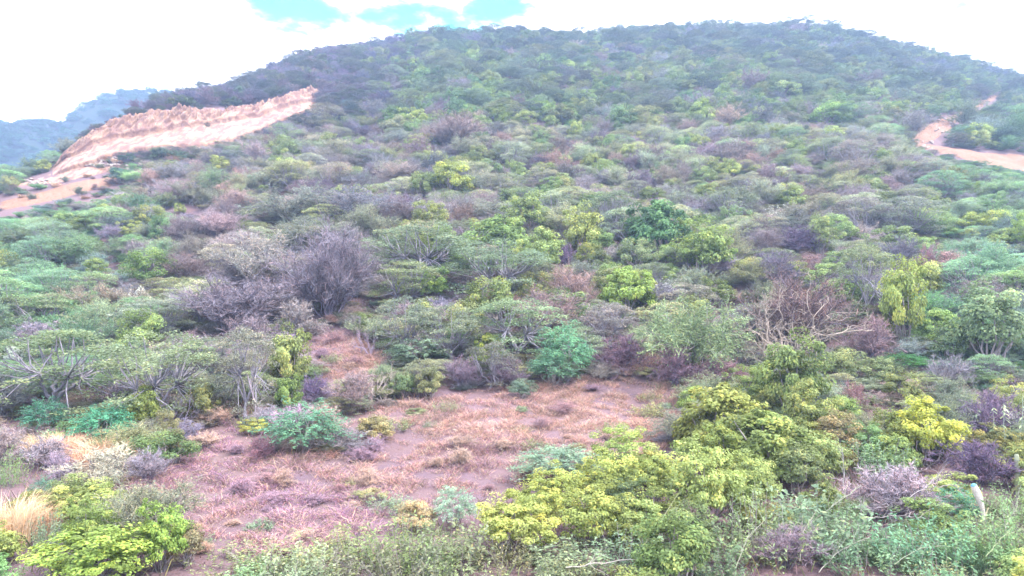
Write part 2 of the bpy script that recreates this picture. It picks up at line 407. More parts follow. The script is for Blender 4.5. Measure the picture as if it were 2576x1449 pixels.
# ---- dirt roads: ribbons lying on the slope
def ribbon(name, upper, lower, n, mat, lift=0.12, m=10):
    up = np.array(upper, float); lo = np.array(lower, float); t = np.linspace(0, 1, n)
    def along(p): 
        d = np.concatenate([[0], np.cumsum(np.hypot(*np.diff(p, axis=0).T))]); d /= d[-1]
        return np.stack([np.interp(t, d, p[:, 0]), np.interp(t, d, p[:, 1])], 1)
    A = np.array([hit(*p) for p in along(up)]); B = np.array([hit(*p) for p in along(lo)])
    for q in (A, B):                              # smooth the edges a little, keep them ragged
        for _ in range(2): q[1:-1] = (q[:-2] + 2 * q[1:-1] + q[2:]) / 4
    w = np.linspace(0, 1, m)
    G = A[:, None] * (1 - w[None, :, None]) + B[:, None] * w[None, :, None]
    G[..., 0] += .5 * vnoise(G * .5, 21) * ((w < .01) | (w > .99))[None]
    X, Y = G[..., 0], G[..., 1]
    Z = terr((X / Y).ravel(), Y.ravel()).reshape(X.shape) + ZC + lift + .12 * vnoise(G * 1.2, 11)
    ew = np.minimum(w, 1 - w) < .01; Z[:, ew] -= .3
    o = put(name, grid_mesh(name, X, Y, Z, mat, X=X)); o['kind'] = 'structure'
    return o
ribbon('dirt_road', [(-90, 545), (0, 506), (60, 492), (150, 470), (230, 452), (300, 444)], [(-90, 580), (0, 531), (60, 524), (150, 500), (230, 482), (300, 462)], 120, M_track)
ribbon('spoil_bank', [(36, 458), (90, 446), (150, 430), (230, 420), (318, 398)], [(36, 474), (90, 470), (150, 462), (230, 446), (318, 424)], 90, M_quarry)
ribbon('path', [(300, 448), (360, 428), (420, 408), (476, 396)], [(300, 464), (360, 440), (420, 416), (476, 402)], 60, M_track)
ribbon('eroded_bank', [(2288, 356), (2318, 322), (2350, 304), (2392, 294), (2412, 288)], [(2292, 364), (2330, 364), (2356, 352), (2384, 334), (2414, 300)], 70, M_track, lift=.3)
ribbon('steep_track', [(2384, 300), (2430, 278), (2470, 258), (2500, 243), (2520, 236)], [(2390, 308), (2432, 285), (2474, 266), (2504, 249), (2523, 240)], 70, M_track, lift=.25)
ribbon('dirt_road', [(2286, 356), (2340, 366), (2420, 376), (2500, 386), (2576, 392), (2680, 402)], [(2290, 366), (2340, 382), (2420, 400), (2500, 420), (2576, 436), (2680, 460)], 120, M_track, lift=.3)

# ---- far hills beyond the left shoulder
FX = [(-700, 420), (-300, 380), (-120, 352), (0, 326), (60, 318), (150, 323), (200, 296), (260, 260), (300, 248), (380, 250), (450, 252), (560, 246), (800, 270), (1100, 330)]
fu = np.linspace(px_to_u(-700, 300), px_to_u(1100, 300), 160)
frow = np.interp(fu, [px_to_u(p[0], 300) for p in FX], [p[1] for p in FX])
fy = np.linspace(235, 620, 110)
FU, FY = np.meshgrid(fu, fy, indexing='ij')
yR = 425 + 35 * np.sin(fu * 9); zR = row_to_s(frow) * yR
t = FY / yR[:, None]
prof = np.where(t < 1, smooth01((t - .52) / .48) ** .9, np.clip(1 - (t - 1) * 1.6, 0, 1) ** 1.2)
FZ = -12 + (zR[:, None] + 12) * prof + (8 * np.sin(FU * 38 + FY * .012) * np.sin(FY * .02 + 4 * FU) + 4 * np.sin(FU * 71 + 3)) * np.clip(t - .5, 0, .4) * (t < 1) * smooth01((1 - t) * 8)
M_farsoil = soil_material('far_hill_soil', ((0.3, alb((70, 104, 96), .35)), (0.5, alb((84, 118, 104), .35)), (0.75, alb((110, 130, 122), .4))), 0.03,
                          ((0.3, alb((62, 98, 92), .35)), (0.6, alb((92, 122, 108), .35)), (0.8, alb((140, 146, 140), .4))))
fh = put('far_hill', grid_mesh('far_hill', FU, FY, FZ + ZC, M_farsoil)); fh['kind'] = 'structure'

# ------------------------------------------------------------------ plant kinds (unit size: 1 wide, 1 high)
def limb(a, b, n=4, sag=0.06, wob=.03):
    t = np.linspace(0, 1, n)[:, None]
    p = a * (1 - t) + b * t; p[:, 2] += sag * np.sin(t[:, 0] * math.pi)
    p[1:-1] += rng.normal(size=(n - 2, 3)) * wob
    return p
def mk_leafy(nc=34, per=120, ln=.05, droop=.3, tall=False, cr=(.09, .17), lean=0.0):
    cr_m, tr_m = MB(), MB()
    lump = rng.normal(size=(4, 3))
    d = rdir(nc); d[:, 2] = np.abs(d[:, 2]) * 1.25 - .62; d = unit(d)
    rad = rng.uniform(.3, 1.12, nc) ** .6 * (1 + .22 * np.sin(d @ lump[0] * 2.3) + .12 * np.sin(d @ lump[1] * 4))
    C = np.array([0, 0, .46]) + d * rad[:, None] * np.array([.40, .40, .44])
    if tall: C[:, :2] *= (1.15 - .5 * C[:, 2:3])
    C[:, 0] += lean * (C[:, 2] - .3)
    for c in C:
        n = int(per * rng.uniform(.5, 1.4)); R = rng.uniform(*cr)
        e = rdir(n); q = c + e * (R * rng.uniform(.35, 1, n) ** .5)[:, None] * np.array([1.1, 1.1, .8])
        outw = unit(q - np.array([0, 0, .4]))
        nn = e * .6 + outw * .7 + np.array([0, 0, .55]) + rng.normal(size=(n, 3)) * .45
        dd = outw + rng.normal(size=(n, 3)) * .6 + np.array([0, 0, -droop * 2])
        l = ln * rng.uniform(.6, 1.3, n)
        tb = np.clip(rng.normal(rng.uniform(.3, .7), .2), 0, 1)
        leaves(cr_m, q, nn, dd, l, l * rng.uniform(.45, .7, n), .06, np.clip(tb + rng.normal(size=n) * .18, 0, 1))
    base = np.zeros(3)
    for k, c in enumerate(C[:: max(1, nc // 11)]):
        st = base + np.array([rng.normal() * .03, rng.normal() * .03, -.03])
        p = limb(st, c, 5, .02); tube(tr_m, p, np.linspace(.014, .004, 5), 4, rng.random())
    return tr_m.mesh('stems', M_bark), cr_m.mesh('crown', M_leaf)
def mk_acacia(nd=30, per=130, ln=.03, flat=.5, base_h=.34, spread=.43):
    cr_m, tr_m = MB(), MB()
    rho = spread * np.sqrt(rng.uniform(.02, 1, nd)); th = rng.uniform(0, 6.283, nd)
    zt = .95 - flat * (rho / .5) ** 2 - rng.uniform(0, .65, nd) * (rng.random(nd) < .65)
    C = np.stack([rho * np.cos(th), rho * np.sin(th), np.maximum(zt, .10)], 1)
    f0 = np.array([rng.normal() * .02, rng.normal() * .02, base_h * .5])
    tube(tr_m, limb(np.array([0, 0, -.04]), f0, 4, 0, .008), np.linspace(.026, .018, 4), 5, .5)
    forks = [np.array([math.cos(a) * .14, math.sin(a) * .14, base_h + rng.uniform(0, .15)]) for a in rng.uniform(0, 6.283) + np.arange(4) * 1.57 + rng.normal(size=4) * .3]
    for f in forks: tube(tr_m, limb(f0, f, 4, .0, .012), np.linspace(.017, .011, 4), 4, .5)
    for c in C:
        f = forks[int(np.argmin([np.linalg.norm(f[:2] - c[:2]) for f in forks]))]
        tube(tr_m, limb(f, c, 4, -.03, .015), np.linspace(.009, .003, 4), 3, rng.random())
        n = int(per * rng.uniform(.6, 1.4)); R = rng.uniform(.09, .17)
        a = rng.uniform(0, 6.283, n); r = np.sqrt(rng.random(n)) * R
        el = rng.uniform(.6, 1.0); ph = rng.uniform(0, 3.14)
        x, y = r * np.cos(a), r * np.sin(a) * el
        q = c + np.stack([x * math.cos(ph) - y * math.sin(ph), x * math.sin(ph) + y * math.cos(ph), rng.normal(size=n) * .016 + .05 * (1 - (r / R) ** 2)], 1)
        nn = np.array([0, 0, 1.0]) + rng.normal(size=(n, 3)) * .55; dd = np.stack([np.cos(a), np.sin(a), -.25 + 0 * a], 1) + rng.normal(size=(n, 3)) * .5
        l = ln * rng.uniform(.6, 1.4, n); tb = rng.uniform(.25, .75)
        leaves(cr_m, q, nn, dd, l, l * .42, 0, np.clip(tb + rng.normal(size=n) * .2, 0, 1))
    return tr_m.mesh('trunk', M_bark), cr_m.mesh('crown', M_leaf)
def branch_dirs(T, n, ang):
    e = rng.normal(size=(n, 3)); e = unit(e - T * (e @ T)[:, None]); a = rng.uniform(*ang, n)[:, None]
    return T * np.cos(a) + e * np.sin(a)
def mk_bare(nl=13, nb=7, nt=8, ns=6, w=.0062, leafn=0, up=.35, droop=0.0, leafl=.02, thick=.0075, dense=1.0):
    st, tw = MB(), MB(); A, B, Cc, W = [], [], [], []
    LC, LD = [], []
    for i in range(nl):
        a = rng.uniform(0, 6.283); el = rng.uniform(.35, 1.45)
        d = np.array([math.cos(a) * math.cos(el), math.sin(a) * math.cos(el), math.sin(el)])
        ln = rng.uniform(.5, .85); end = d * ln * np.array([.58, .58, .95]); end[2] = max(end[2], .2)
        p = limb(np.array([rng.normal() * .03, rng.normal() * .03, -.03]), end, 6, .08 if d[2] < .8 else 0, .025)
        tube(st, p, np.linspace(thick, .003, 6), 4, rng.random())
        for j in range(nb):
            t = rng.uniform(.25, 1.0) * 4.99; k = int(t); q = p[k] + (p[k + 1] - p[k]) * (t - k)
            T = unit(p[k + 1] - p[k]); bd = branch_dirs(T, 1, (.4, 1.1))[0]; bd = unit(bd + np.array([0, 0, up]))
            bl = rng.uniform(.14, .3); q2 = q + bd * bl * .5; q3 = q2 + unit(bd + rng.normal(size=3) * .35) * bl * .5
            tube(st, np.array([q, q2, q3]), [.0034, .0026, .0016], 3, rng.random())
            for m in range(nt):
                f = rng.uniform(.2, 1); s0 = q + (q2 - q) * min(f * 2, 1) + (q3 - q2) * max(f * 2 - 1, 0)
                td = unit(bd + rng.normal(size=3) * .75 + np.array([0, 0, up - droop])); tl = rng.uniform(.07, .17)
                s1 = s0 + td * tl * .5; s2 = s1 + unit(td + rng.normal(size=3) * .5 + np.array([0, 0, -droop])) * tl * .5
                A.append(s0); B.append(s1); Cc.append(s2); W.append(w * 1.2)
                for z in range(ns):
                    g = rng.random(); r0 = s0 + (s2 - s0) * g; rd = unit(td + rng.normal(size=3) * .9 + np.array([0, 0, up - 2 * droop])); rl = rng.uniform(.03, .09)
                    r1 = r0 + rd * rl * .5; r2 = r1 + unit(rd + rng.normal(size=3) * .4 + np.array([0, 0, -2 * droop])) * rl * .5
                    A.append(r0); B.append(r1); Cc.append(r2); W.append(w * .75)
                    if leafn: LC.append(r1); LC.append(r2); LD.append(rd); LD.append(rd)
    ribbons(tw, np.array(A), np.array(B), np.array(Cc), np.array(W))
    if leafn:
        LC = np.array(LC); LD = np.array(LD); n = len(LC)
        leaves(tw, LC + rng.normal(size=(n, 3)) * .01, np.array([0, 0, 1.]) + rng.normal(size=(n, 3)) * .6, LD + rng.normal(size=(n, 3)) * .4, leafl * rng.uniform(.6, 1.4, n), leafl * .35)
    return st.mesh('stems', M_bark), tw.mesh('twigs' if not leafn else 'crown', M_twig if not leafn else M_leaf)
def mk_feather(nsp=230, per=22, spl=.26):
    """fine leaved rounded thorn bush: layered feathery sprays"""
    cr, st = MB(), MB()
    d = rdir(nsp); d[:, 2] = np.abs(d[:, 2]) * 1.15 - .22; d = unit(d)
    r0 = rng.uniform(.45, .82, nsp)[:, None]
    lump = rng.normal(size=(2, 3)); r0 = r0 * (1 + .18 * np.sin(d @ lump[0] * 2.6)[:, None])
    S = np.array([0, 0, .38]) + d * r0 * np.array([.38, .38, .48])
    dirn = unit(d * np.array([1, 1, .25]) + rng.normal(size=(nsp, 3)) * .25 + np.array([0, 0, .1]))
    for s, g in zip(S, dirn):
        L_ = spl * rng.uniform(.6, 1.2); t = np.linspace(.05, 1, per)
        wv = unit(np.cross(g, [0, 0, 1.0])); sg = np.where(np.arange(per) % 2, 1., -1.)
        pos = s + g * (t * L_)[:, None] + np.array([0, 0, -.06]) * (t ** 2)[:, None] + wv * (sg * .02 * (1.2 - t))[:, None] + rng.normal(size=(per, 3)) * .012
        nn = np.array([0, 0, 1.]) + rng.normal(size=(per, 3)) * .5 + g * .3; dd = wv * sg[:, None] + g * .8 + rng.normal(size=(per, 3)) * .3
        leaves(cr, pos, nn, dd, .045 * rng.uniform(.6, 1.3, per), .015, 0, np.clip(rng.uniform(.2, .8) + rng.normal(size=per) * .15, 0, 1))
    for k in range(12):
        tube(st, limb(np.array([rng.normal() * .02, rng.normal() * .02, -.03]), S[k], 4, .02), np.linspace(.012, .004, 4), 4, rng.random())
    return st.mesh('stems', M_bark), cr.mesh('crown', M_leaf)
def mk_weed(nst=70, per=26, ln=.07, wr=.35):
    cr, st = MB(), MB()
    for k in range(nst):
        r = .46 * math.sqrt(rng.random()); a = rng.uniform(0, 6.283)
        b = np.array([r * math.cos(a), r * math.sin(a), -.02]); h = rng.uniform(.45, 1.0) * (1.05 - .7 * r)
        tip = b + np.array([rng.normal() * .12 + b[0] * .3, rng.normal() * .12 + b[1] * .3, h])
        p = limb(b, tip, 4, 0, .02)
        if k % 2 == 0: tube(st, p, np.linspace(.006, .002, 4), 3, rng.random())
        t = rng.uniform(.15, 1, per); q = b + (tip - b) * t[:, None] + rng.normal(size=(per, 3)) * .028
        dd = rng.normal(size=(per, 3)) + np.array([0, 0, .2]); nn = np.array([0, 0, .8]) + rng.normal(size=(per, 3)) * .6
        l = ln * rng.uniform(.5, 1.3, per); leaves(cr, q + unit(dd) * l[:, None] * .4, nn, dd, l, l * wr, .05, np.clip(rng.uniform(.25, .75) + rng.normal(size=per) * .18, 0, 1))
    return st.mesh('stems', M_bark), cr.mesh('leaves', M_leaf)
def mk_straw(n=2400, lean=.3):
    mb = MB(); r = .34 * np.sqrt(rng.random(n)); a = rng.uniform(0, 6.283, n)
    A = np.stack([r * np.cos(a), r * np.sin(a), np.full(n, -.02)], 1)
    h = (rng.uniform(.3, 1.0, n) * (.75 + .25 * np.sin(a * 3 + r * 9)))[:, None]; g = np.stack([np.cos(a) * .3, np.sin(a) * .3, 0 * a], 1) + rng.normal(size=(n, 3)) * np.array([.25, .25, 0])
    B = A + g * h * .35 + np.array([0, 0, 1]) * h * .62; Cc = B + (g * 1.1 + np.array([lean * .5, 0, .34]) + rng.normal(size=(n, 3)) * .12) * h * .55
    ribbons(mb, A, B, Cc, .0075 * rng.uniform(.6, 1.4, n))
    return mb.mesh('grass_blades', M_twig)
def mk_dead(nl=7, gen=4, seed_up=.5, thick=.02, ln0=.42):
    out = []
    def grow(mb, p, d, ln, r, g):
        pts = [p]
        for k in range(4):
            d = unit(d + rng.normal(size=3) * .28 + np.array([0, 0, .06])); pts.append(pts[-1] + d * ln / 4)
        tube(mb, np.array(pts), np.linspace(r, r * .62, 5), 5 if g > 2 else 3, rng.random())
        if g <= 0: return
        for _ in range(rng.integers(2, 4)):
            s = pts[rng.integers(2, 5)]; grow(mb, s, branch_dirs(d, 1, (.35, 1.05))[0], ln * rng.uniform(.5, .8), max(r * .6, .0022), g - 1)
    for i in range(nl):
        a = rng.uniform(0, 6.283); el = rng.uniform(seed_up, 1.4); mb = MB()
        grow(mb, np.array([rng.normal() * .02, rng.normal() * .02, -.03]), np.array([math.cos(a) * math.cos(el), math.sin(a) * math.cos(el), math.sin(el)]), ln0 * rng.uniform(.7, 1.1), thick * rng.uniform(.6, 1), gen)
        out.append(mb.mesh('branch', M_bark))
    return tuple(out)

PROTO = {
 'leafy': [mk_leafy(110, 120, .036, cr=(.04, .12)), mk_leafy(120, 115, .034, cr=(.04, .11)), mk_leafy(100, 125, .038, .5, cr=(.04, .12)), mk_leafy(115, 115, .032, .2, cr=(.035, .11))],
 'leafytall': [mk_leafy(58, 160, .038, .5, True, cr=(.07, .14)), mk_leafy(62, 160, .038, .4, True, lean=.15, cr=(.07, .14))],
 'leafyfine': [mk_leafy(52, 150, .034, .3, cr=(.07, .13)), mk_leafy(60, 140, .032, .2, cr=(.07, .12)), mk_leafy(48, 150, .036, .4, True, cr=(.07, .13))],
 'acacia': [mk_acacia(64, 150, .026), mk_acacia(70, 140, .026, .42, .24), mk_acacia(60, 150, .027, .6, .2), mk_acacia(66, 150, .026, .5, .26)],
 'acaciawide': [mk_acacia(64, 150, .026, .35, .38, .46), mk_acacia(70, 140, .026, .45, .33, .46)],
 'bare': [mk_bare(18, 8, 8), mk_bare(20, 7, 8), mk_bare(17, 9, 8), mk_bare(20, 7, 8, 6, up=.5)],
 'barebig': [mk_bare(30, 10, 8, 6, w=.0036, thick=.006), mk_bare(28, 10, 9, 6, w=.0036, thick=.006, up=.45)],
 'broom': [mk_bare(16, 7, 7, 5, leafn=1, up=.55, leafl=.026), mk_bare(15, 8, 7, 5, leafn=1, up=.2, droop=.25, leafl=.028), mk_bare(18, 7, 7, 4, leafn=1, up=.6, leafl=.026)],
 'feather': [mk_feather(), mk_feather(260, 20, .24), mk_feather(210, 24, .3)],
 'weed': [mk_weed(), mk_weed(80, 24, .06), mk_weed(60, 28, .08, .45)],
 'straw': [(None, mk_straw()), (None, mk_straw(2600, .6))],
 'dead': [mk_dead(), mk_dead(11, 4, .25, .012), mk_dead(5, 4, .7, .024)],
}
PART = {'barebig': ('stems', 'twigs'), 'leafy': ('stems', 'crown'), 'leafytall': ('trunk', 'crown'), 'leafyfine': ('stems', 'crown'), 'acacia': ('trunk', 'crown'), 'acaciawide': ('trunk', 'crown'),
        'bare': ('stems', 'twigs'), 'broom': ('stems', 'crown'), 'feather': ('stems', 'crown'), 'weed': ('stems', 'leaves'), 'straw': (None, 'blades'), 'dead': ('branches', 'twigs')}
NAME = {'barebig': 'bare_bush', 'leafy': 'leafy_bush', 'leafytall': 'leafy_tree', 'leafyfine': 'leafy_tree', 'acacia': 'acacia_tree', 'acaciawide': 'acacia_tree', 'bare': 'bare_bush',
        'broom': 'broom_bush', 'feather': 'thorn_bush', 'weed': 'weed_clump', 'straw': 'grass_tuft', 'dead': 'dead_tree'}
CAT = {'barebig': 'bare bush', 'leafy': 'bush', 'leafytall': 'tree', 'leafyfine': 'tree', 'acacia': 'tree', 'acaciawide': 'tree', 'bare': 'bare bush', 'broom': 'bush', 'feather': 'bush',
       'weed': 'weed', 'straw': 'grass tuft', 'dead': 'dead tree'}
BARK = {'barebig': (116, 106, 120), 'acacia': (146, 140, 148), 'acaciawide': (146, 140, 148), 'dead': (196, 182, 172), 'bare': (116, 106, 120)}
taken = []                                        # (x, y, radius) of everything standing on the slope
def plant(kind, x, y, z, W, H, c, label, group=None, bark=None, k=1.0, parts=True, var=None):
    if kind == 'bare' and W > 4.6: kind = 'barebig'; k *= .8
    pr = PROTO[kind]; v = pr[int(rng.integers(len(pr))) if var is None else var % len(pr)]
    rz = rng.uniform(0, 6.283); sx = W * rng.uniform(.94, 1.06); sy = W * rng.uniform(.94, 1.06)
    a, b = PART[kind]
    bc = alb(bark if bark is not None else BARK.get(kind, (150, 140, 138)), 1.4)
    cc = alb(soft(c, .66 if kind in ('acacia', 'broom', 'acaciawide') else .70 if kind in ('leafy', 'leafytall', 'leafyfine') else .74), k)
    if kind == 'dead': cc, bc = alb(c, .9), alb(bark if bark is not None else c, 1.1)
    if v[0] is None:
        o = put(NAME[kind], v[1], (x, y, z), None, cc)
    else:
        o = bpy.data.objects.new(NAME[kind], None); col.objects.link(o); o.location = (x, y, z); o.empty_display_size = .2
        if kind == 'dead':
            for bm_ in v: put('branch', bm_, parent=o, color=bc)
        else: put(a, v[0], parent=o, color=bc); put(b, v[1], parent=o, color=cc)
    o.rotation_euler = (0, 0, rz); o.scale = (sx, sy, H)
    tag(o, label, CAT[kind], group); taken.append((x, y, W / 2))
    return o
def plant_px(kind, x0, y0, x1, y1, c, label, group=None, bark=None, k=1.0, var=None):
    x, y, z = hit((x0 + x1) / 2, y1)
    W = (x1 - x0) * y / FP; H = (y1 - y0) * y / FP
    y += W * .22; x = x / (y - W * .22) * y; z = float(terr(x / y, y)[0]) + ZC - .02
    return plant(kind, x, y, z, W * (1.32 if kind == 'leafy' else 1.2), H * (1.25 if kind == 'leafy' else 1.16), c, label, group, bark, k, var=var)

YG, YE, GR, TL, AC, GA, PU, BR, WH, ST = (152, 166, 62), (186, 182, 50), (98, 142, 62), (84, 152, 118), (118, 140, 104), (124, 136, 122), (134, 124, 142), (150, 122, 116), (196, 204, 190), (216, 178, 136)

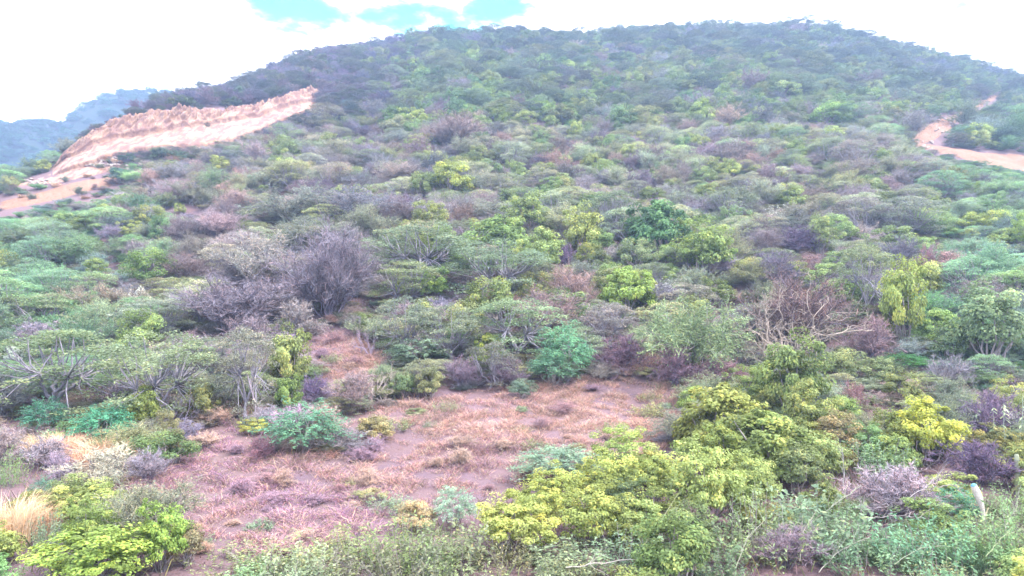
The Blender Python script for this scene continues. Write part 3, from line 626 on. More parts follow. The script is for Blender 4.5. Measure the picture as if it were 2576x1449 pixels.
NAMED = [
 # --- front edge, right half
 ('leafy', 1711, 985, 1905, 1175, YG, 'yellow-green leafy bush at the lower right corner of the dry clearing'),
 ('leafytall', 1920, 852, 2085, 1075, (130, 160, 72), 'tall green tree rising behind the yellow-green bushes, right of the dry clearing'),
 ('leafy', 1815, 1055, 2045, 1235, (138, 166, 70), 'widest olive yellow bush in the thicket right of the dry clearing'),
 ('leafy', 1690, 1150, 1850, 1345, (154, 180, 82), 'pale yellow bush left of the olive bush, above the bottom thicket'),
 ('leafy', 2262, 1022, 2404, 1182, (184, 200, 58), 'brightest yellow bush, standing before the dark purple thicket'),
 ('leafyfine', 2200, 1035, 2305, 1170, (140, 160, 70), 'green bush tucked against the left side of the brightest yellow bush'),
 ('weed', 2135, 1110, 2270, 1215, (108, 146, 96), 'green creeper heap between the olive bush and the brightest yellow bush'),
 ('leafyfine', 2048, 1040, 2163, 1170, (164, 150, 92), 'brown-olive bush with withered flower heads beside the brightest yellow bush'),
 ('bare', 2096, 962, 2188, 1056, (158, 120, 122), 'brown twiggy bush above the withered olive bush'),
 ('leafyfine', 2211, 938, 2318, 1026, (146, 164, 80), 'yellow-green rounded bush right of the brown twiggy bush'),
 ('feather', 2222, 896, 2340, 948, (70, 140, 70), 'low dark green bush just above a rounded yellow-green bush'),
 ('bare', 2381, 1120, 2550, 1235, (108, 92, 124), 'dark purple thicket beside the fence post at the right edge'),
 ('bare', 2420, 985, 2570, 1130, (118, 102, 132), 'dark purple thicket behind the tall pale-leaved stalks'),
 ('bare', 2150, 1180, 2372, 1330, (150, 138, 150), 'tangled grey brush heap above the weeds, lower right'),
 ('feather', 2344, 1236, 2450, 1330, (82, 160, 116), 'teal feathery bush between the grey brush heap and the white stump'),
 ('leafy', 1570, 1160, 1712, 1290, (156, 180, 76), 'yellow bush behind the dark hollow, next to the pale teal shrub'),
 ('leafy', 1462, 1170, 1600, 1290, (162, 184, 74), 'yellow bush in the middle of the row of yellow bushes'),
 ('leafy', 1344, 1200, 1480, 1300, (164, 184, 72), 'golden bush second from the left in the row of yellow bushes'),
 ('leafy', 1206, 1276, 1382, 1400, (168, 184, 72), 'golden large-leaved bush at the left end of the yellow row'),
 ('leafy', 1560, 1262, 1700, 1378, (154, 180, 82), 'yellow bush under the dark hollow above the bottom weeds'),
 ('feather', 1296, 1130, 1500, 1220, (126, 166, 132), 'pale teal spreading shrub above the row of yellow bushes', ),
 ('feather', 1090, 1236, 1200, 1340, (128, 164, 134), 'pale teal wispy shrub left of the golden large-leaved bush'),
 ('leafyfine', 992, 1272, 1100, 1352, (178, 160, 108), 'straw-coloured small bush below the dry clearing'),
 ('leafyfine', 884, 1056, 985, 1122, (168, 160, 96), 'olive straw bush right of the round teal bush'),
 ('weed', 940, 1310, 1080, 1449, (130, 154, 92), 'grey-green weed clump under the straw-coloured small bush'),
 ('weed', 1060, 1330, 1215, 1449, (126, 142, 100), 'grey-green weed clump left of the golden large-leaved bush'),
 ('weed', 1200, 1370, 1330, 1449, (140, 142, 96), 'olive weed clump under the golden large-leaved bush'),
 ('weed', 760, 1350, 950, 1449, (134, 150, 88), 'yellowish weed clump below the purple dry grass'),
 ('weed', 560, 1390, 770, 1449, (136, 148, 92), 'low green weed clump at the bottom edge beside the bright bush'),
 ('weed', 1340, 1372, 1500, 1449, (128, 148, 104), 'green weed clump at the bottom edge under the dark hollow'),
 ('weed', 1480, 1350, 1660, 1449, (118, 152, 110), 'sea green weed clump around the long pale branch'),
 ('weed', 1650, 1330, 1830, 1449, (124, 156, 104), 'green weed clump right of the long pale branch'),
 ('weed', 1810, 1250, 1990, 1420, (128, 154, 98), 'green weed clump under the widest olive bush'),
 ('weed', 1960, 1240, 2150, 1400, (120, 150, 110), 'grey-green weed clump left of the tangled grey brush heap'),
 ('bare', 1900, 1330, 2060, 1449, (134, 122, 136), 'purple-grey brush heap in the bottom weeds'),
 ('weed', 2080, 1330, 2250, 1449, (116, 158, 112), 'sea green weed clump below the tangled grey brush heap'),
 ('weed', 2230, 1310, 2400, 1449, (104, 166, 118), 'teal weed clump below the teal feathery bush'),
 ('weed', 2380, 1330, 2500, 1449, (118, 164, 104), 'bright green weed clump at the foot of the white stump'),
 ('weed', 2470, 1270, 2600, 1449, (124, 166, 100), 'bright green weed clump in the bottom right corner'),
 ('weed', 2500, 1230, 2620, 1330, (122, 158, 96), 'green weed clump round the foot of the fence post'),
 # --- more of the thicket on the right
 ('leafy', 1740, 1090, 1870, 1240, (152, 178, 70), 'yellow-green bush squeezed between the corner bush and the widest olive bush'),
 ('leafy', 1980, 980, 2100, 1130, (144, 164, 76), 'green-yellow bush below the tall green tree'),
 ('leafy', 1830, 1180, 1960, 1310, (148, 174, 82), 'pale olive bush below the widest olive bush'),
 ('leafyfine', 1940, 1130, 2080, 1270, (134, 158, 88), 'green bush right of the pale olive bush'),
 ('leafy', 1420, 1250, 1560, 1380, (160, 182, 74), 'golden bush before the dark hollow'),
 ('leafy', 1290, 1240, 1400, 1340, (160, 182, 74), 'golden bush between the two left ends of the yellow row'),
 ('leafyfine', 1660, 1280, 1800, 1400, (138, 166, 88), 'dull olive bush right of the long yellowish branch'),
 ('leafyfine', 2070, 880, 2190, 975, (138, 160, 92), 'loose green tree right of the tall green tree'),
 ('leafyfine', 2180, 905, 2260, 985, (132, 158, 92), 'loose green bush left of the low dark green bush'),
 ('broom', 2330, 960, 2450, 1060, (118, 140, 112), 'grey-green bush above the brightest yellow bush'),
 ('bare', 1120, 905, 1210, 990, (128, 112, 132), 'dusky bare bush at the upper edge of the dry clearing'),
 ('bare', 1220, 900, 1320, 985, (120, 104, 124), 'dark bare bush beneath the green central acacia'),
 ('feather', 1330, 900, 1450, 985, (96, 150, 112), 'low teal bush under the teal green tree'),
 ('bare', 1500, 850, 1640, 960, (120, 94, 112), 'dark reddish thicket added for the shade under the grey acacia'),  # added bush, its dark colour stands in for shade below the acacia
 ('bare', 1640, 880, 1760, 985, (140, 112, 130), 'mauve bare bush below the large feathery bush'),
 ('bare', 1760, 890, 1880, 985, (150, 118, 128), 'rosy bare bush below the pale dead branches'),
 # --- front edge, left half
 ('leafy', 168, 1285, 285, 1449, (134, 166, 66), 'left of the three bright green bushes at the bottom left'),
 ('leafy', 120, 1365, 370, 1500, (148, 186, 60), 'bright yellow-green bush cut off by the bottom edge'),
 ('leafy', 350, 1292, 460, 1449, (138, 182, 60), 'right of the three bright green bushes at the bottom left'),
 ('leafyfine', 420, 1330, 520, 1440, (150, 142, 96), 'olive brown bush right of the three bright green bushes'),
 ('straw', 0, 1225, 90, 1370, (232, 204, 160), 'pale straw tuft at the left edge above the bright bushes'),
 ('straw', 70, 1250, 165, 1350, (224, 190, 152), 'pale straw tuft beside a small teal bush'),
 ('straw', 135, 1075, 215, 1160, (222, 170, 130), 'orange straw tuft below the dark teal bush'),
 ('straw', 190, 1095, 290, 1185, (220, 172, 134), 'orange straw tuft below the bright teal bush'),
 ('straw', 330, 1108, 405, 1165, (222, 176, 140), 'small orange straw tuft right of the bright teal bush'),
 ('straw', 70, 1080, 140, 1160, (196, 172, 128), 'dull straw tuft under the left acacia'),
 ('feather', 176, 1024, 320, 1138, (72, 160, 118), 'bright teal bush between the orange straw tufts and the left acacia'),
 ('feather', 56, 1006, 150, 1104, (70, 140, 108), 'dark teal bush under the left acacia'),
 ('feather', 674, 1028, 862, 1156, (92, 156, 116), 'round teal bush standing alone at the left end of the dry clearing'),
 ('feather', 82, 1208, 130, 1275, (92, 150, 120), 'small teal bush behind the pale straw tuft'),
 ('weed', 95, 1290, 160, 1400, (120, 150, 110), 'slim grey-green weed beside the bright bushes at the bottom left'),
 ('weed', 0, 1130, 50, 1230, (120, 160, 84), 'green bush at the left edge below the dark teal bush'),
 ('leafyfine', 608, 1060, 678, 1100, (178, 186, 70), 'small yellow bush left of the round teal bush'),
 ('leafytall', 316, 975, 402, 1090, (148, 170, 66), 'yellow-green sapling between the bright teal bush and the leaning trunk'),
 ('leafyfine', 390, 1040, 460, 1160, (146, 148, 92), 'olive bush at the foot of the leaning trunk'),
 ('leafytall', 470, 970, 545, 1075, (140, 150, 76), 'slender olive sapling right of the leaning trunk'),
 ('bare', 325, 1140, 425, 1230, (140, 136, 150), 'grey fallen brush below the small orange straw tuft'),
 ('bare', 110, 1145, 185, 1225, (150, 136, 156), 'lilac brush below the orange straw tuft'),
 ('bare', 620, 1105, 700, 1165, (150, 108, 124), 'crimson-brown brush at the left foot of the round teal bush'),
 ('leafytall', 672, 834, 784, 1000, (148, 166, 78), 'tall yellow-olive tree left of the bare reddish patch'),
 ('leafytall', 690, 945, 762, 1052, (120, 156, 66), 'green sapling below the tall yellow-olive tree'),
 ('bare', 748, 948, 826, 1026, (104, 90, 130), 'dark violet bush right of the green sapling'),
 ('acaciawide', -10, 880, 300, 1075, (122, 152, 96), 'wide umbrella acacia at the left edge above the teal bushes'),
 ('acaciawide', 262, 868, 520, 1080, (126, 150, 100), 'umbrella acacia right of the leftmost umbrella acacia'),
 ('acacia', 540, 862, 690, 1066, (136, 142, 120), 'thin grey acacia with a pale stem above the small yellow bush'),
 ('leafyfine', 5, 866, 80, 930, (188, 206, 192), 'whitish leafy bush at the left edge above the wide umbrella acacia'),
 ('bare', 30, 815, 166, 905, (136, 130, 148), 'grey-lilac bush behind the whitish leafy bush'),
 ('acacia', 0, 765, 215, 850, (136, 158, 104), 'low yellow-green acacia above the grey-lilac bush'),
 ('broom', 158, 795, 285, 910, (100, 148, 104), 'soft green bush right of the grey-lilac bush'),
 ('leafyfine', 300, 780, 420, 905, (138, 174, 80), 'light yellow-green tree between the soft green bush and the purple scrub'),
 ('leafyfine', 322, 622, 443, 748, (110, 150, 62), 'round bright green tree in the left scrub'),
 ('leafyfine', 374, 545, 432, 622, (96, 148, 76), 'small dark green tree above the round bright green tree'),
 ('leafyfine', 205, 645, 270, 704, (138, 172, 74), 'small yellow bush left of the round bright green tree'),
 ('leafyfine', 438, 516, 468, 546, (164, 190, 80), 'tiny yellow bush below the quarry road'),
 ('leafyfine', 608, 522, 650, 550, (158, 184, 84), 'tiny yellow bush right of the other tiny one, on the grey slope'),
 ('leafyfine', 644, 468, 682, 496, (152, 182, 80), 'tiny yellow-green bush under the quarry'),
 ('weed', 490, 652, 540, 706, WH, 'white-stemmed shrub on the purple scrub slope'),
 ('weed', 326, 722, 370, 780, WH, 'white-stemmed shrub under the round bright green tree'),
 ('bare', 700, 590, 955, 835, (134, 128, 144), 'largest purple-grey bare bush, dome shaped, left of centre'),
 ('broom', 520, 600, 770, 770, (146, 146, 140), 'broad grey scrub bush left of the largest bare dome'),
 ('bare', 420, 715, 720, 870, (134, 128, 144), 'pale lilac bare bush in front of the broad grey one'),
 ('bare', 560, 800, 700, 900, (136, 126, 136), 'grey bare bush above the thin grey acacia'),
 ('broom', 650, 470, 860, 590, (124, 138, 126), 'grey-green dome of scrub under the quarry slope'),
 ('broom', 800, 480, 1010, 600, (116, 122, 140), 'blue-grey dome of scrub left of the bright yellow tree'),
 # --- centre
 ('leafyfine', 1066, 412, 1192, 506, (168, 190, 70), 'brightest yellow tree in the middle of the hillside'),
 ('leafyfine', 1020, 432, 1090, 506, (142, 170, 86), 'dull green bush against the left of the yellow hillside tree'),
 ('leafy', 1190, 552, 1330, 660, (132, 174, 78), 'light green leafy tree at the upper left of the central thicket'),
 ('leafy', 1300, 590, 1412, 705, (144, 176, 82), 'light green leafy tree beside the dark gully'),
 ('acaciawide', 930, 596, 1190, 735, (118, 146, 104), 'flat layered acacia in the centre, left of the leafy trees'),
 ('acaciawide', 1130, 630, 1370, 775, (116, 148, 108), 'flat layered acacia in front of the light green leafy trees'),
 ('acacia', 930, 690, 1100, 800, (128, 150, 96), 'yellow-flecked acacia below the flat central acacia'),
 ('leafy', 1048, 690, 1128, 770, (138, 184, 66), 'small lime green bush among the central acacias'),
 ('leafy', 980, 716, 1032, 756, (178, 198, 80), 'small yellow bush among the central acacias'),
 ('leafytall', 1412, 526, 1516, 655, (166, 186, 76), 'slim yellow tree right of the dark gully'),
 ('leafyfine', 1255, 497, 1395, 610, (138, 168, 76), 'olive yellow tree above the light green leafy trees'),
 ('bare', 1362, 680, 1522, 800, (172, 144, 136), 'sandy brown bare bush below the dark gully'),
 ('bare', 1400, 612, 1450, 690, (106, 88, 122), 'dark violet bush inside the gully'),
 ('leafy', 1518, 682, 1640, 806, (148, 188, 64), 'lime yellow bush right of the sandy brown bush'),
 ('leafy', 1580, 516, 1740, 655, (82, 140, 74), 'dark green leafy tree right of the slim yellow tree'),
 ('leafy', 1700, 570, 1840, 712, (134, 168, 72), 'broad yellow-green tree next to the dark green leafy tree'),
 ('leafyfine', 1545, 600, 1660, 700, (132, 160, 96), 'soft green bush in front of the dark green leafy tree'),
 ('bare', 1540, 540, 1655, 600, (206, 188, 158), 'pale straw-coloured bare bush above the soft green bush'),
 ('broom', 1592, 738, 1872, 965, (122, 156, 98), 'large feathery green bush with drooping twigs beside the dead branches'),
 ('acacia', 1466, 786, 1600, 900, (140, 138, 134), 'grey acacia overhanging dark shade'),
 ('weed', 1650, 706, 1735, 752, (226, 226, 220), 'white-flowered shrub behind the large feathery bush'),
 ('acacia', 1185, 782, 1420, 930, (120, 154, 104), 'green acacia at the centre just above the dry clearing'),
 ('feather', 1356, 826, 1494, 975, (92, 160, 112), 'teal green tree right of the green central acacia'),
 ('leafy', 1190, 850, 1268, 935, (148, 178, 66), 'small yellow-green bush under the green central acacia'),
 ('acacia', 1165, 880, 1300, 985, (116, 120, 108), 'shaded grey acacia at the top edge of the dry clearing'),
 ('acacia', 940, 772, 1100, 900, (122, 142, 112), 'grey-green acacia above the dead pale trunk'),
 ('acacia', 1060, 790, 1210, 920, (128, 148, 112), 'grey-green acacia left of the green central acacia'),
 ('feather', 975, 860, 1120, 930, (116, 152, 120), 'flat pale teal bush right of the bare reddish patch'),
 ('leafyfine', 975, 940, 1050, 1010, (112, 146, 86), 'small green bush beside the dead pale trunk'),
 ('leafyfine', 1045, 930, 1120, 1010, (138, 148, 88), 'small olive bush at the top left of the dry clearing'),
 ('bare', 835, 935, 940, 1040, (140, 124, 124), 'brown scrub around the dead pale trunk'),
 ('leafyfine', 1275, 955, 1350, 1010, (108, 140, 110), 'low dark green bush in the upper edge of the dry clearing'),
 # --- right
 ('leafytall', 2222, 660, 2334, 885, (156, 182, 66), 'tall yellow leafy tree right of the pale dead branches'),
 ('acacia', 2118, 642, 2245, 815, (126, 148, 98), 'olive acacia between the pale dead branches and the tall yellow tree'),
 ('leafyfine', 2026, 538, 2104, 660, (138, 164, 78), 'olive yellow tree above the pale dead branches'),
 ('leafyfine', 2406, 722, 2600, 950, (130, 168, 104), 'large green bush at the right edge with a yellowish top'),
 ('leafy', 2310, 782, 2412, 880, (138, 184, 84), 'lime green bush left of the large green right-edge bush'),
 ('bare', 2140, 806, 2256, 920, (146, 120, 126), 'brown bare bush below the olive acacia'),
 ('bare', 2298, 612, 2364, 760, (150, 108, 120), 'reddish drooping bare bush right of the tall yellow tree'),
 ('broom', 2424, 604, 2540, 738, (104, 164, 118), 'teal broom-like bush above the large green right-edge bush'),
 ('leafyfine', 2412, 534, 2478, 590, (160, 190, 68), 'small yellow tree above the teal broom-like bush'),
 ('leafyfine', 2545, 535, 2600, 640, (140, 184, 64), 'lime green tree cut off by the right edge'),
 ('weed', 1935, 518, 1996, 582, (206, 212, 200), 'whitish flowering shrub on the slope above the violet thicket'),
 ('bare', 1945, 576, 2078, 655, (110, 96, 130), 'dark violet thicket above the pale dead branches'),
 ('acacia', 2080, 520, 2230, 620, (132, 130, 128), 'grey flat acacia right of the whitish flowering shrub'),
 ('acacia', 2200, 530, 2360, 630, (122, 140, 120), 'grey-green flat acacia on the right slope'),
 ('leafyfine', 2180, 1000, 2200, 1030, (140, 160, 90), 'tiny green bush by the brown twiggy bush'),
 ('leafyfine', 2340, 830, 2440, 930, (124, 160, 100), 'green bush below the lime green bush, near the right edge'),
 ('bare', 2330, 900, 2440, 1000, (130, 130, 140), 'blue-grey bare bush above the tall pale-leaved stalks'),
 ('leafyfine', 1806, 404, 1870, 456, (164, 190, 78), 'yellow-green tree, upper right of centre, on the mixed slope'),
 ('leafyfine', 1740, 420, 1800, 475, (136, 170, 84), 'green tree left of an upper yellow-green tree'),
 ('leafyfine', 1280, 280, 1352, 322, (160, 186, 80), 'yellow-green tree high on the slope above the yellow hillside tree'),
 ('leafyfine', 1366, 290, 1408, 330, (152, 184, 78), 'small yellow-green tree beside the high yellow-green tree'),
 ('leafyfine', 1425, 305, 1472, 365, (162, 188, 76), 'yellow-green tree at the head of the gully'),
 ('leafyfine', 2025, 268, 2140, 330, (138, 192, 76), 'spreading yellow-green tree high on the right slope'),
 ('leafyfine', 1930, 210, 2015, 258, (152, 186, 92), 'pale yellow-green tree near the top right of the hill'),
 ('leafyfine', 1390, 128, 1448, 172, (118, 142, 112), 'round grey-green tree just under the ridge'),
 ('leafyfine', 690, 345, 760, 410, (138, 168, 84), 'yellow-green tree right of the quarry'),
 ('leafyfine', 960, 290, 1040, 350, (146, 158, 110), 'grey-green tree on the slope right of the quarry'),
 ('bare', 1050, 300, 1225, 395, (164, 148, 144), 'big pale bare tree on the upper middle slope'),
 ('leafyfine', 500, 314, 535, 332, (62, 96, 84), 'dark bush standing alone on the quarry bench'),
 ('leafyfine', 300, 388, 340, 418, (74, 112, 92), 'dark green bush on the lower edge of the quarry'),
 ('leafyfine', 272, 430, 330, 468, (74, 122, 104), 'teal green bush on the quarry road'),
 ('leafyfine', 372, 376, 440, 410, (96, 128, 100), 'grey-green bush below the quarry face'),
 ('leafyfine', 432, 384, 470, 406, (88, 128, 100), 'small green bush right of the grey-green quarry bush'),
 ('leafyfine', 985, 68, 1012, 92, (70, 90, 110), 'lone tree standing out on the ridge'),
 ('leafyfine', 582, 194, 594, 210, (50, 74, 76), 'tiny dark tree on the left end of the ridge'),
 ('leafyfine', 775, 190, 796, 206, (54, 84, 92), 'tiny dark round tree above the quarry'),
 ('leafyfine', 672, 206, 694, 222, (58, 88, 92), 'tiny dark tree between the ridge and the quarry'),
]
for row in NAMED:
    kind, x0, y0, x1, y1, c, lab = row[:7]
    grp = {'leafy': 'leafy bushes', 'leafyfine': 'small leafy trees', 'leafytall': 'slender leafy trees', 'acacia': 'umbrella acacias', 'acaciawide': 'umbrella acacias', 'bare': 'leafless bushes',
           'broom': 'feathery broom bushes', 'feather': 'teal thorn bushes', 'weed': 'weed clumps', 'straw': 'straw tufts', 'dead': 'dead trees'}[kind]
    plant_px(kind, x0, y0, x1, y1, c, lab, grp, k={'leafy': 1.4, 'leafytall': 1.35, 'leafyfine': 1.35, 'bare': 1.6}.get(kind, 1.6))
# dead wood
plant_px('dead', 1860, 680, 2120, 945, (184, 168, 154), 'big tangle of pale dead branches right of the large feathery bush', 'dead trees', var=1)
plant_px('dead', 1850, 780, 2010, 955, (180, 162, 150), 'smaller pale dead branches in front of the big tangle', 'dead trees', var=0)
plant_px('bare', 1880, 700, 2125, 905, (160, 134, 132), 'brown twiggy bush grown through the pale dead branches', 'leafless bushes')
plant_px('dead', 900, 778, 960, 905, (190, 168, 184), 'thin pale dead tree on the bare reddish patch', 'dead trees', var=2)
plant_px('dead', 915, 896, 990, 1010, (214, 196, 188), 'white dead trunk with forked limbs below the bare reddish patch', 'dead trees', var=2)
plant_px('dead', 1010, 835, 1110, 915, (202, 176, 180), 'small dead tree between the grey-green acacias', 'dead trees', var=0)
plant_px('dead', 395, 930, 480, 1092, (128, 116, 132), 'dark leaning trunk below the second umbrella acacia', 'dead trees', var=2)
plant_px('dead', 2130, 1215, 2330, 1320, (190, 178, 180), 'pale dry sticks poking out of the grey brush heap', 'dead trees', var=1)
plant_px('dead', 2050, 1040, 2120, 1120, (190, 176, 178), 'small grey dead branches over the withered olive bush', 'dead trees', var=0)

def bough(name, pts, r0, r1, c, label):
    """single branch through survey points (px,row,depth)"""
    P = []
    for (px, row, y) in pts:
        P.append((px_to_u(px, row) * y, y, float(row_to_s(row)) * y + ZC))
    P = np.array(P); tt = np.linspace(0, len(P) - 1, 4 * len(P)); q = np.stack([np.interp(tt, np.arange(len(P)), P[:, k]) for k in range(3)], 1)
    q[1:-1] = (q[:-2] + q[1:-1] * 2 + q[2:]) / 4; q[1:-1] += rng.normal(size=(len(q) - 2, 3)) * .012
    o = bpy.data.objects.new(name, None); col.objects.link(o); org = q[0].copy(); o.location = tuple(org); q = q - org
    mb = MB(); tube(mb, q, np.linspace(r0, r1, len(q)) * (1 if 'trunk' in label else .62), 6, .5)
    put('stem', mb.mesh('stem', M_bark, True), parent=o, color=alb(soft(c, .8), .85))
    for k in range(9):
        i = int(rng.integers(len(q) // 4, len(q) - 1)); d = unit(unit(q[i] - q[i - 1]) + rng.normal(size=3) * .6 + np.array([0, 0, .3]))
        m2 = MB(); l = np.linalg.norm(q[-1] - q[0]) * rng.uniform(.18, .4); tube(m2, limb(q[i], q[i] + d * l, 5, .02, .02), np.linspace(r1 * .8, r1 * .2, 5), 4, .5)
        put('side_branch', m2.mesh('side_branch', M_bark), parent=o, color=alb(soft(c, .8), .8))
    tag(o, label, 'branch', 'pale fallen branches'); return o
bough('dead_branch', [(2020, 1335, 18.8), (2090, 1275, 18.6), (2168, 1222, 18.4)], .035, .012, (206, 206, 170), 'long pale branch slanting up to the grey brush heap')
bough('dead_branch', [(1592, 1410, 17.0), (1640, 1340, 17.0), (1712, 1236, 17.2)], .026, .008, (196, 196, 140), 'long yellowish branch slanting over the row of yellow bushes')
bough('dead_branch', [(1424, 1428, 16.4), (1500, 1418, 16.3), (1590, 1405, 16.2), (1680, 1432, 16.1)], .028, .012, (214, 204, 186), 'whitish branch lying along the bottom weeds')
bough('dead_branch', [(1962, 1255, 18.4), (1970, 1320, 18.2), (1984, 1385, 17.9)], .018, .012, (200, 206, 176), 'slim pale upright stem in the weeds under the widest olive bush')
bough('dead_branch', [(2012, 1412, 17.0), (2020, 1340, 17.4), (2050, 1290, 17.6)], .02, .01, (206, 200, 170), 'short pale stem beside the purple-grey brush heap')
bough('dead_branch', [(2120, 1235, 19.0), (2124, 1180, 19.2), (2118, 1130, 19.4)], .02, .01, (178, 172, 168), 'grey sapling stem above the long pale branch')
bough('dead_branch', [(2180, 1306, 18.0), (2250, 1296, 17.9), (2330, 1304, 17.8)], .018, .008, (206, 192, 184), 'pale stick lying across the grey brush heap')
bough('dead_branch', [(2356, 1225, 18.8), (2400, 1218, 18.8), (2428, 1252, 18.7)], .02, .01, (200, 184, 176), 'bent pale stick between the brush heap and the stump')
bough('dead_branch', [(2480, 1400, 16.4), (2520, 1350, 16.5), (2575, 1330, 16.6)], .018, .008, (186, 204, 140), 'yellow-green stalk leaning in the bottom right corner')
bough('dead_branch', [(2060, 1440, 16.6), (2110, 1385, 16.8), (2190, 1350, 17.0)], .018, .007, (196, 190, 170), 'pale stick crossing the sea green weeds at the bottom')
bough('dead_branch', [(2250, 1420, 16.6), (2310, 1380, 16.7), (2380, 1372, 16.8)], .016, .006, (190, 196, 160), 'thin stick in the teal weeds at the bottom')
bough('dead_branch', [(1850, 1430, 16.6), (1876, 1360, 16.9), (1930, 1300, 17.3)], .018, .007, (200, 196, 166), 'thin pale stick rising below the widest olive bush')
bough('dead_branch', [(1700, 1400, 16.8), (1712, 1330, 17.0), (1700, 1270, 17.2)], .015, .006, (196, 196, 160), 'thin upright stick right of the long yellowish branch')
bough('dead_branch', [(2290, 1250, 18.4), (2340, 1215, 18.6), (2376, 1180, 18.8)], .018, .007, (200, 186, 186), 'pale stick sticking up from the top of the grey brush heap')
bough('dead_branch', [(2530, 1330, 17.4), (2556, 1280, 17.6), (2568, 1220, 17.8)], .014, .006, (200, 204, 170), 'thin stick leaning towards the fence post')
bough('dead_branch', [(648, 1066, 30.5), (640, 1010, 30.6), (622, 945, 30.6)], .05, .025, (196, 176, 186), 'thin pale upright trunk above the small yellow bush')

# stump, fence post, tall stalks at the right edge
x, y, z = hit(2474, 1345)
o = bpy.data.objects.new('tree_stump', None); col.objects.link(o); o.location = (x, y, z - .05)
mb = MB(); H = 118 * y / FP
pp = np.array([[0, 0, 0], [.015, 0, H * .3], [0, 0, H * .52], [-.07, 0, H * .72], [-.15, 0, H * .88], [-.22, 0, H]])
tube(mb, pp, [.055, .05, .06, .1, .105, .085], 9, .5); put('trunk', mb.mesh('trunk', M_bark, True), parent=o, color=alb((222, 210, 196), 1.25))
mb = MB(); tube(mb, np.array([pp[-1], pp[-1] + [-.02, 0, .035], pp[-1] + [-.03, 0, .05]]), [.086, .06, .004], 9, .5); put('cut_top', mb.mesh('cut_top', M_bark, True), parent=o, color=alb((120, 176, 190), 1.1))
mb = MB(); tube(mb, np.array([[.02, 0, H * .3], [.1, -.02, H * .45], [.17, -.03, H * .56]]), [.022, .018, .012], 6, .5); put('side_branch', mb.mesh('side_branch', M_bark), parent=o, color=alb((210, 196, 160), 1.2))
tag(o, 'white barked broken stump with a bluish cut top, lower right', 'stump')
x, y, z = hit(2562, 1250)
o = bpy.data.objects.new('fence_post', None); col.objects.link(o); o.location = (x, y, z - .05)
H = 104 * y / FP; mb = MB()
tube(mb, np.array([[0, 0, 0], [.01, 0, H * .5], [.015, 0, H * .96], [.015, 0, H]]), [.085, .08, .074, .05], 8, .5); put('post', mb.mesh('post', M_bark, True), parent=o, color=alb((176, 180, 150), 1.1))
for hh in (.55, .85):
    mb = MB(); a = np.linspace(0, 6.283, 13); tube(mb, np.stack([.013 + .083 * np.cos(a), .083 * np.sin(a), np.full(13, H * hh) + .004 * np.sin(3 * a)], 1), np.full(13, .004), 4, .5)
    put('wire_loop', mb.mesh('wire_loop', M_bark), parent=o, color=alb((120, 130, 150)))
tag(o, 'weathered pale wooden fence post at the right edge', 'post')
def stalk(px, row, h_px, label):
    x, y, z = hit(px, row); H = h_px * y / FP
    o = bpy.data.objects.new('tall_stalk', None); col.objects.link(o); o.location = (x, y, z - .03)
    mb = MB(); top = np.array([rng.normal() * .15, rng.normal() * .1, H]); p = limb(np.zeros(3), top, 6, 0, .03); tube(mb, p, np.linspace(.02, .008, 6), 5, .5)
    put('stem', mb.mesh('stem', M_bark), parent=o, color=alb((190, 200, 180), 1.1))
    mb = MB(); n = 26; t = rng.uniform(.3, 1, n); q = np.stack([np.interp(t, np.linspace(0, 1, 6), p[:, k]) for k in range(3)], 1)
    a = rng.uniform(0, 6.283, n); d = np.stack([np.cos(a), np.sin(a), rng.uniform(-1.2, -.2, n)], 1); l = rng.uniform(.14, .3, n)
    leaves(mb, q + unit(d) * l[:, None] * .5, np.array([0, 0, 1.]) + np.stack([np.cos(a), np.sin(a), 0 * a], 1) * .8, d, l, l * .3, .06)
    put('leaves', mb.mesh('leaves', M_leaf), parent=o, color=alb((178, 200, 160), 1.15))
    tag(o, label, 'plant', 'tall stalks at the right edge')
stalk(2500, 1140, 110, 'leftmost tall stalk with drooping pale leaves before the purple thicket')
stalk(2530, 1150, 130, 'middle tall stalk with drooping pale leaves before the purple thicket')
stalk(2562, 1140, 150, 'rightmost tall stalk with drooping pale leaves before the purple thicket')
stalk(2450, 1120, 90, 'shorter pale stalk between the brightest yellow bush and the tall stalks')

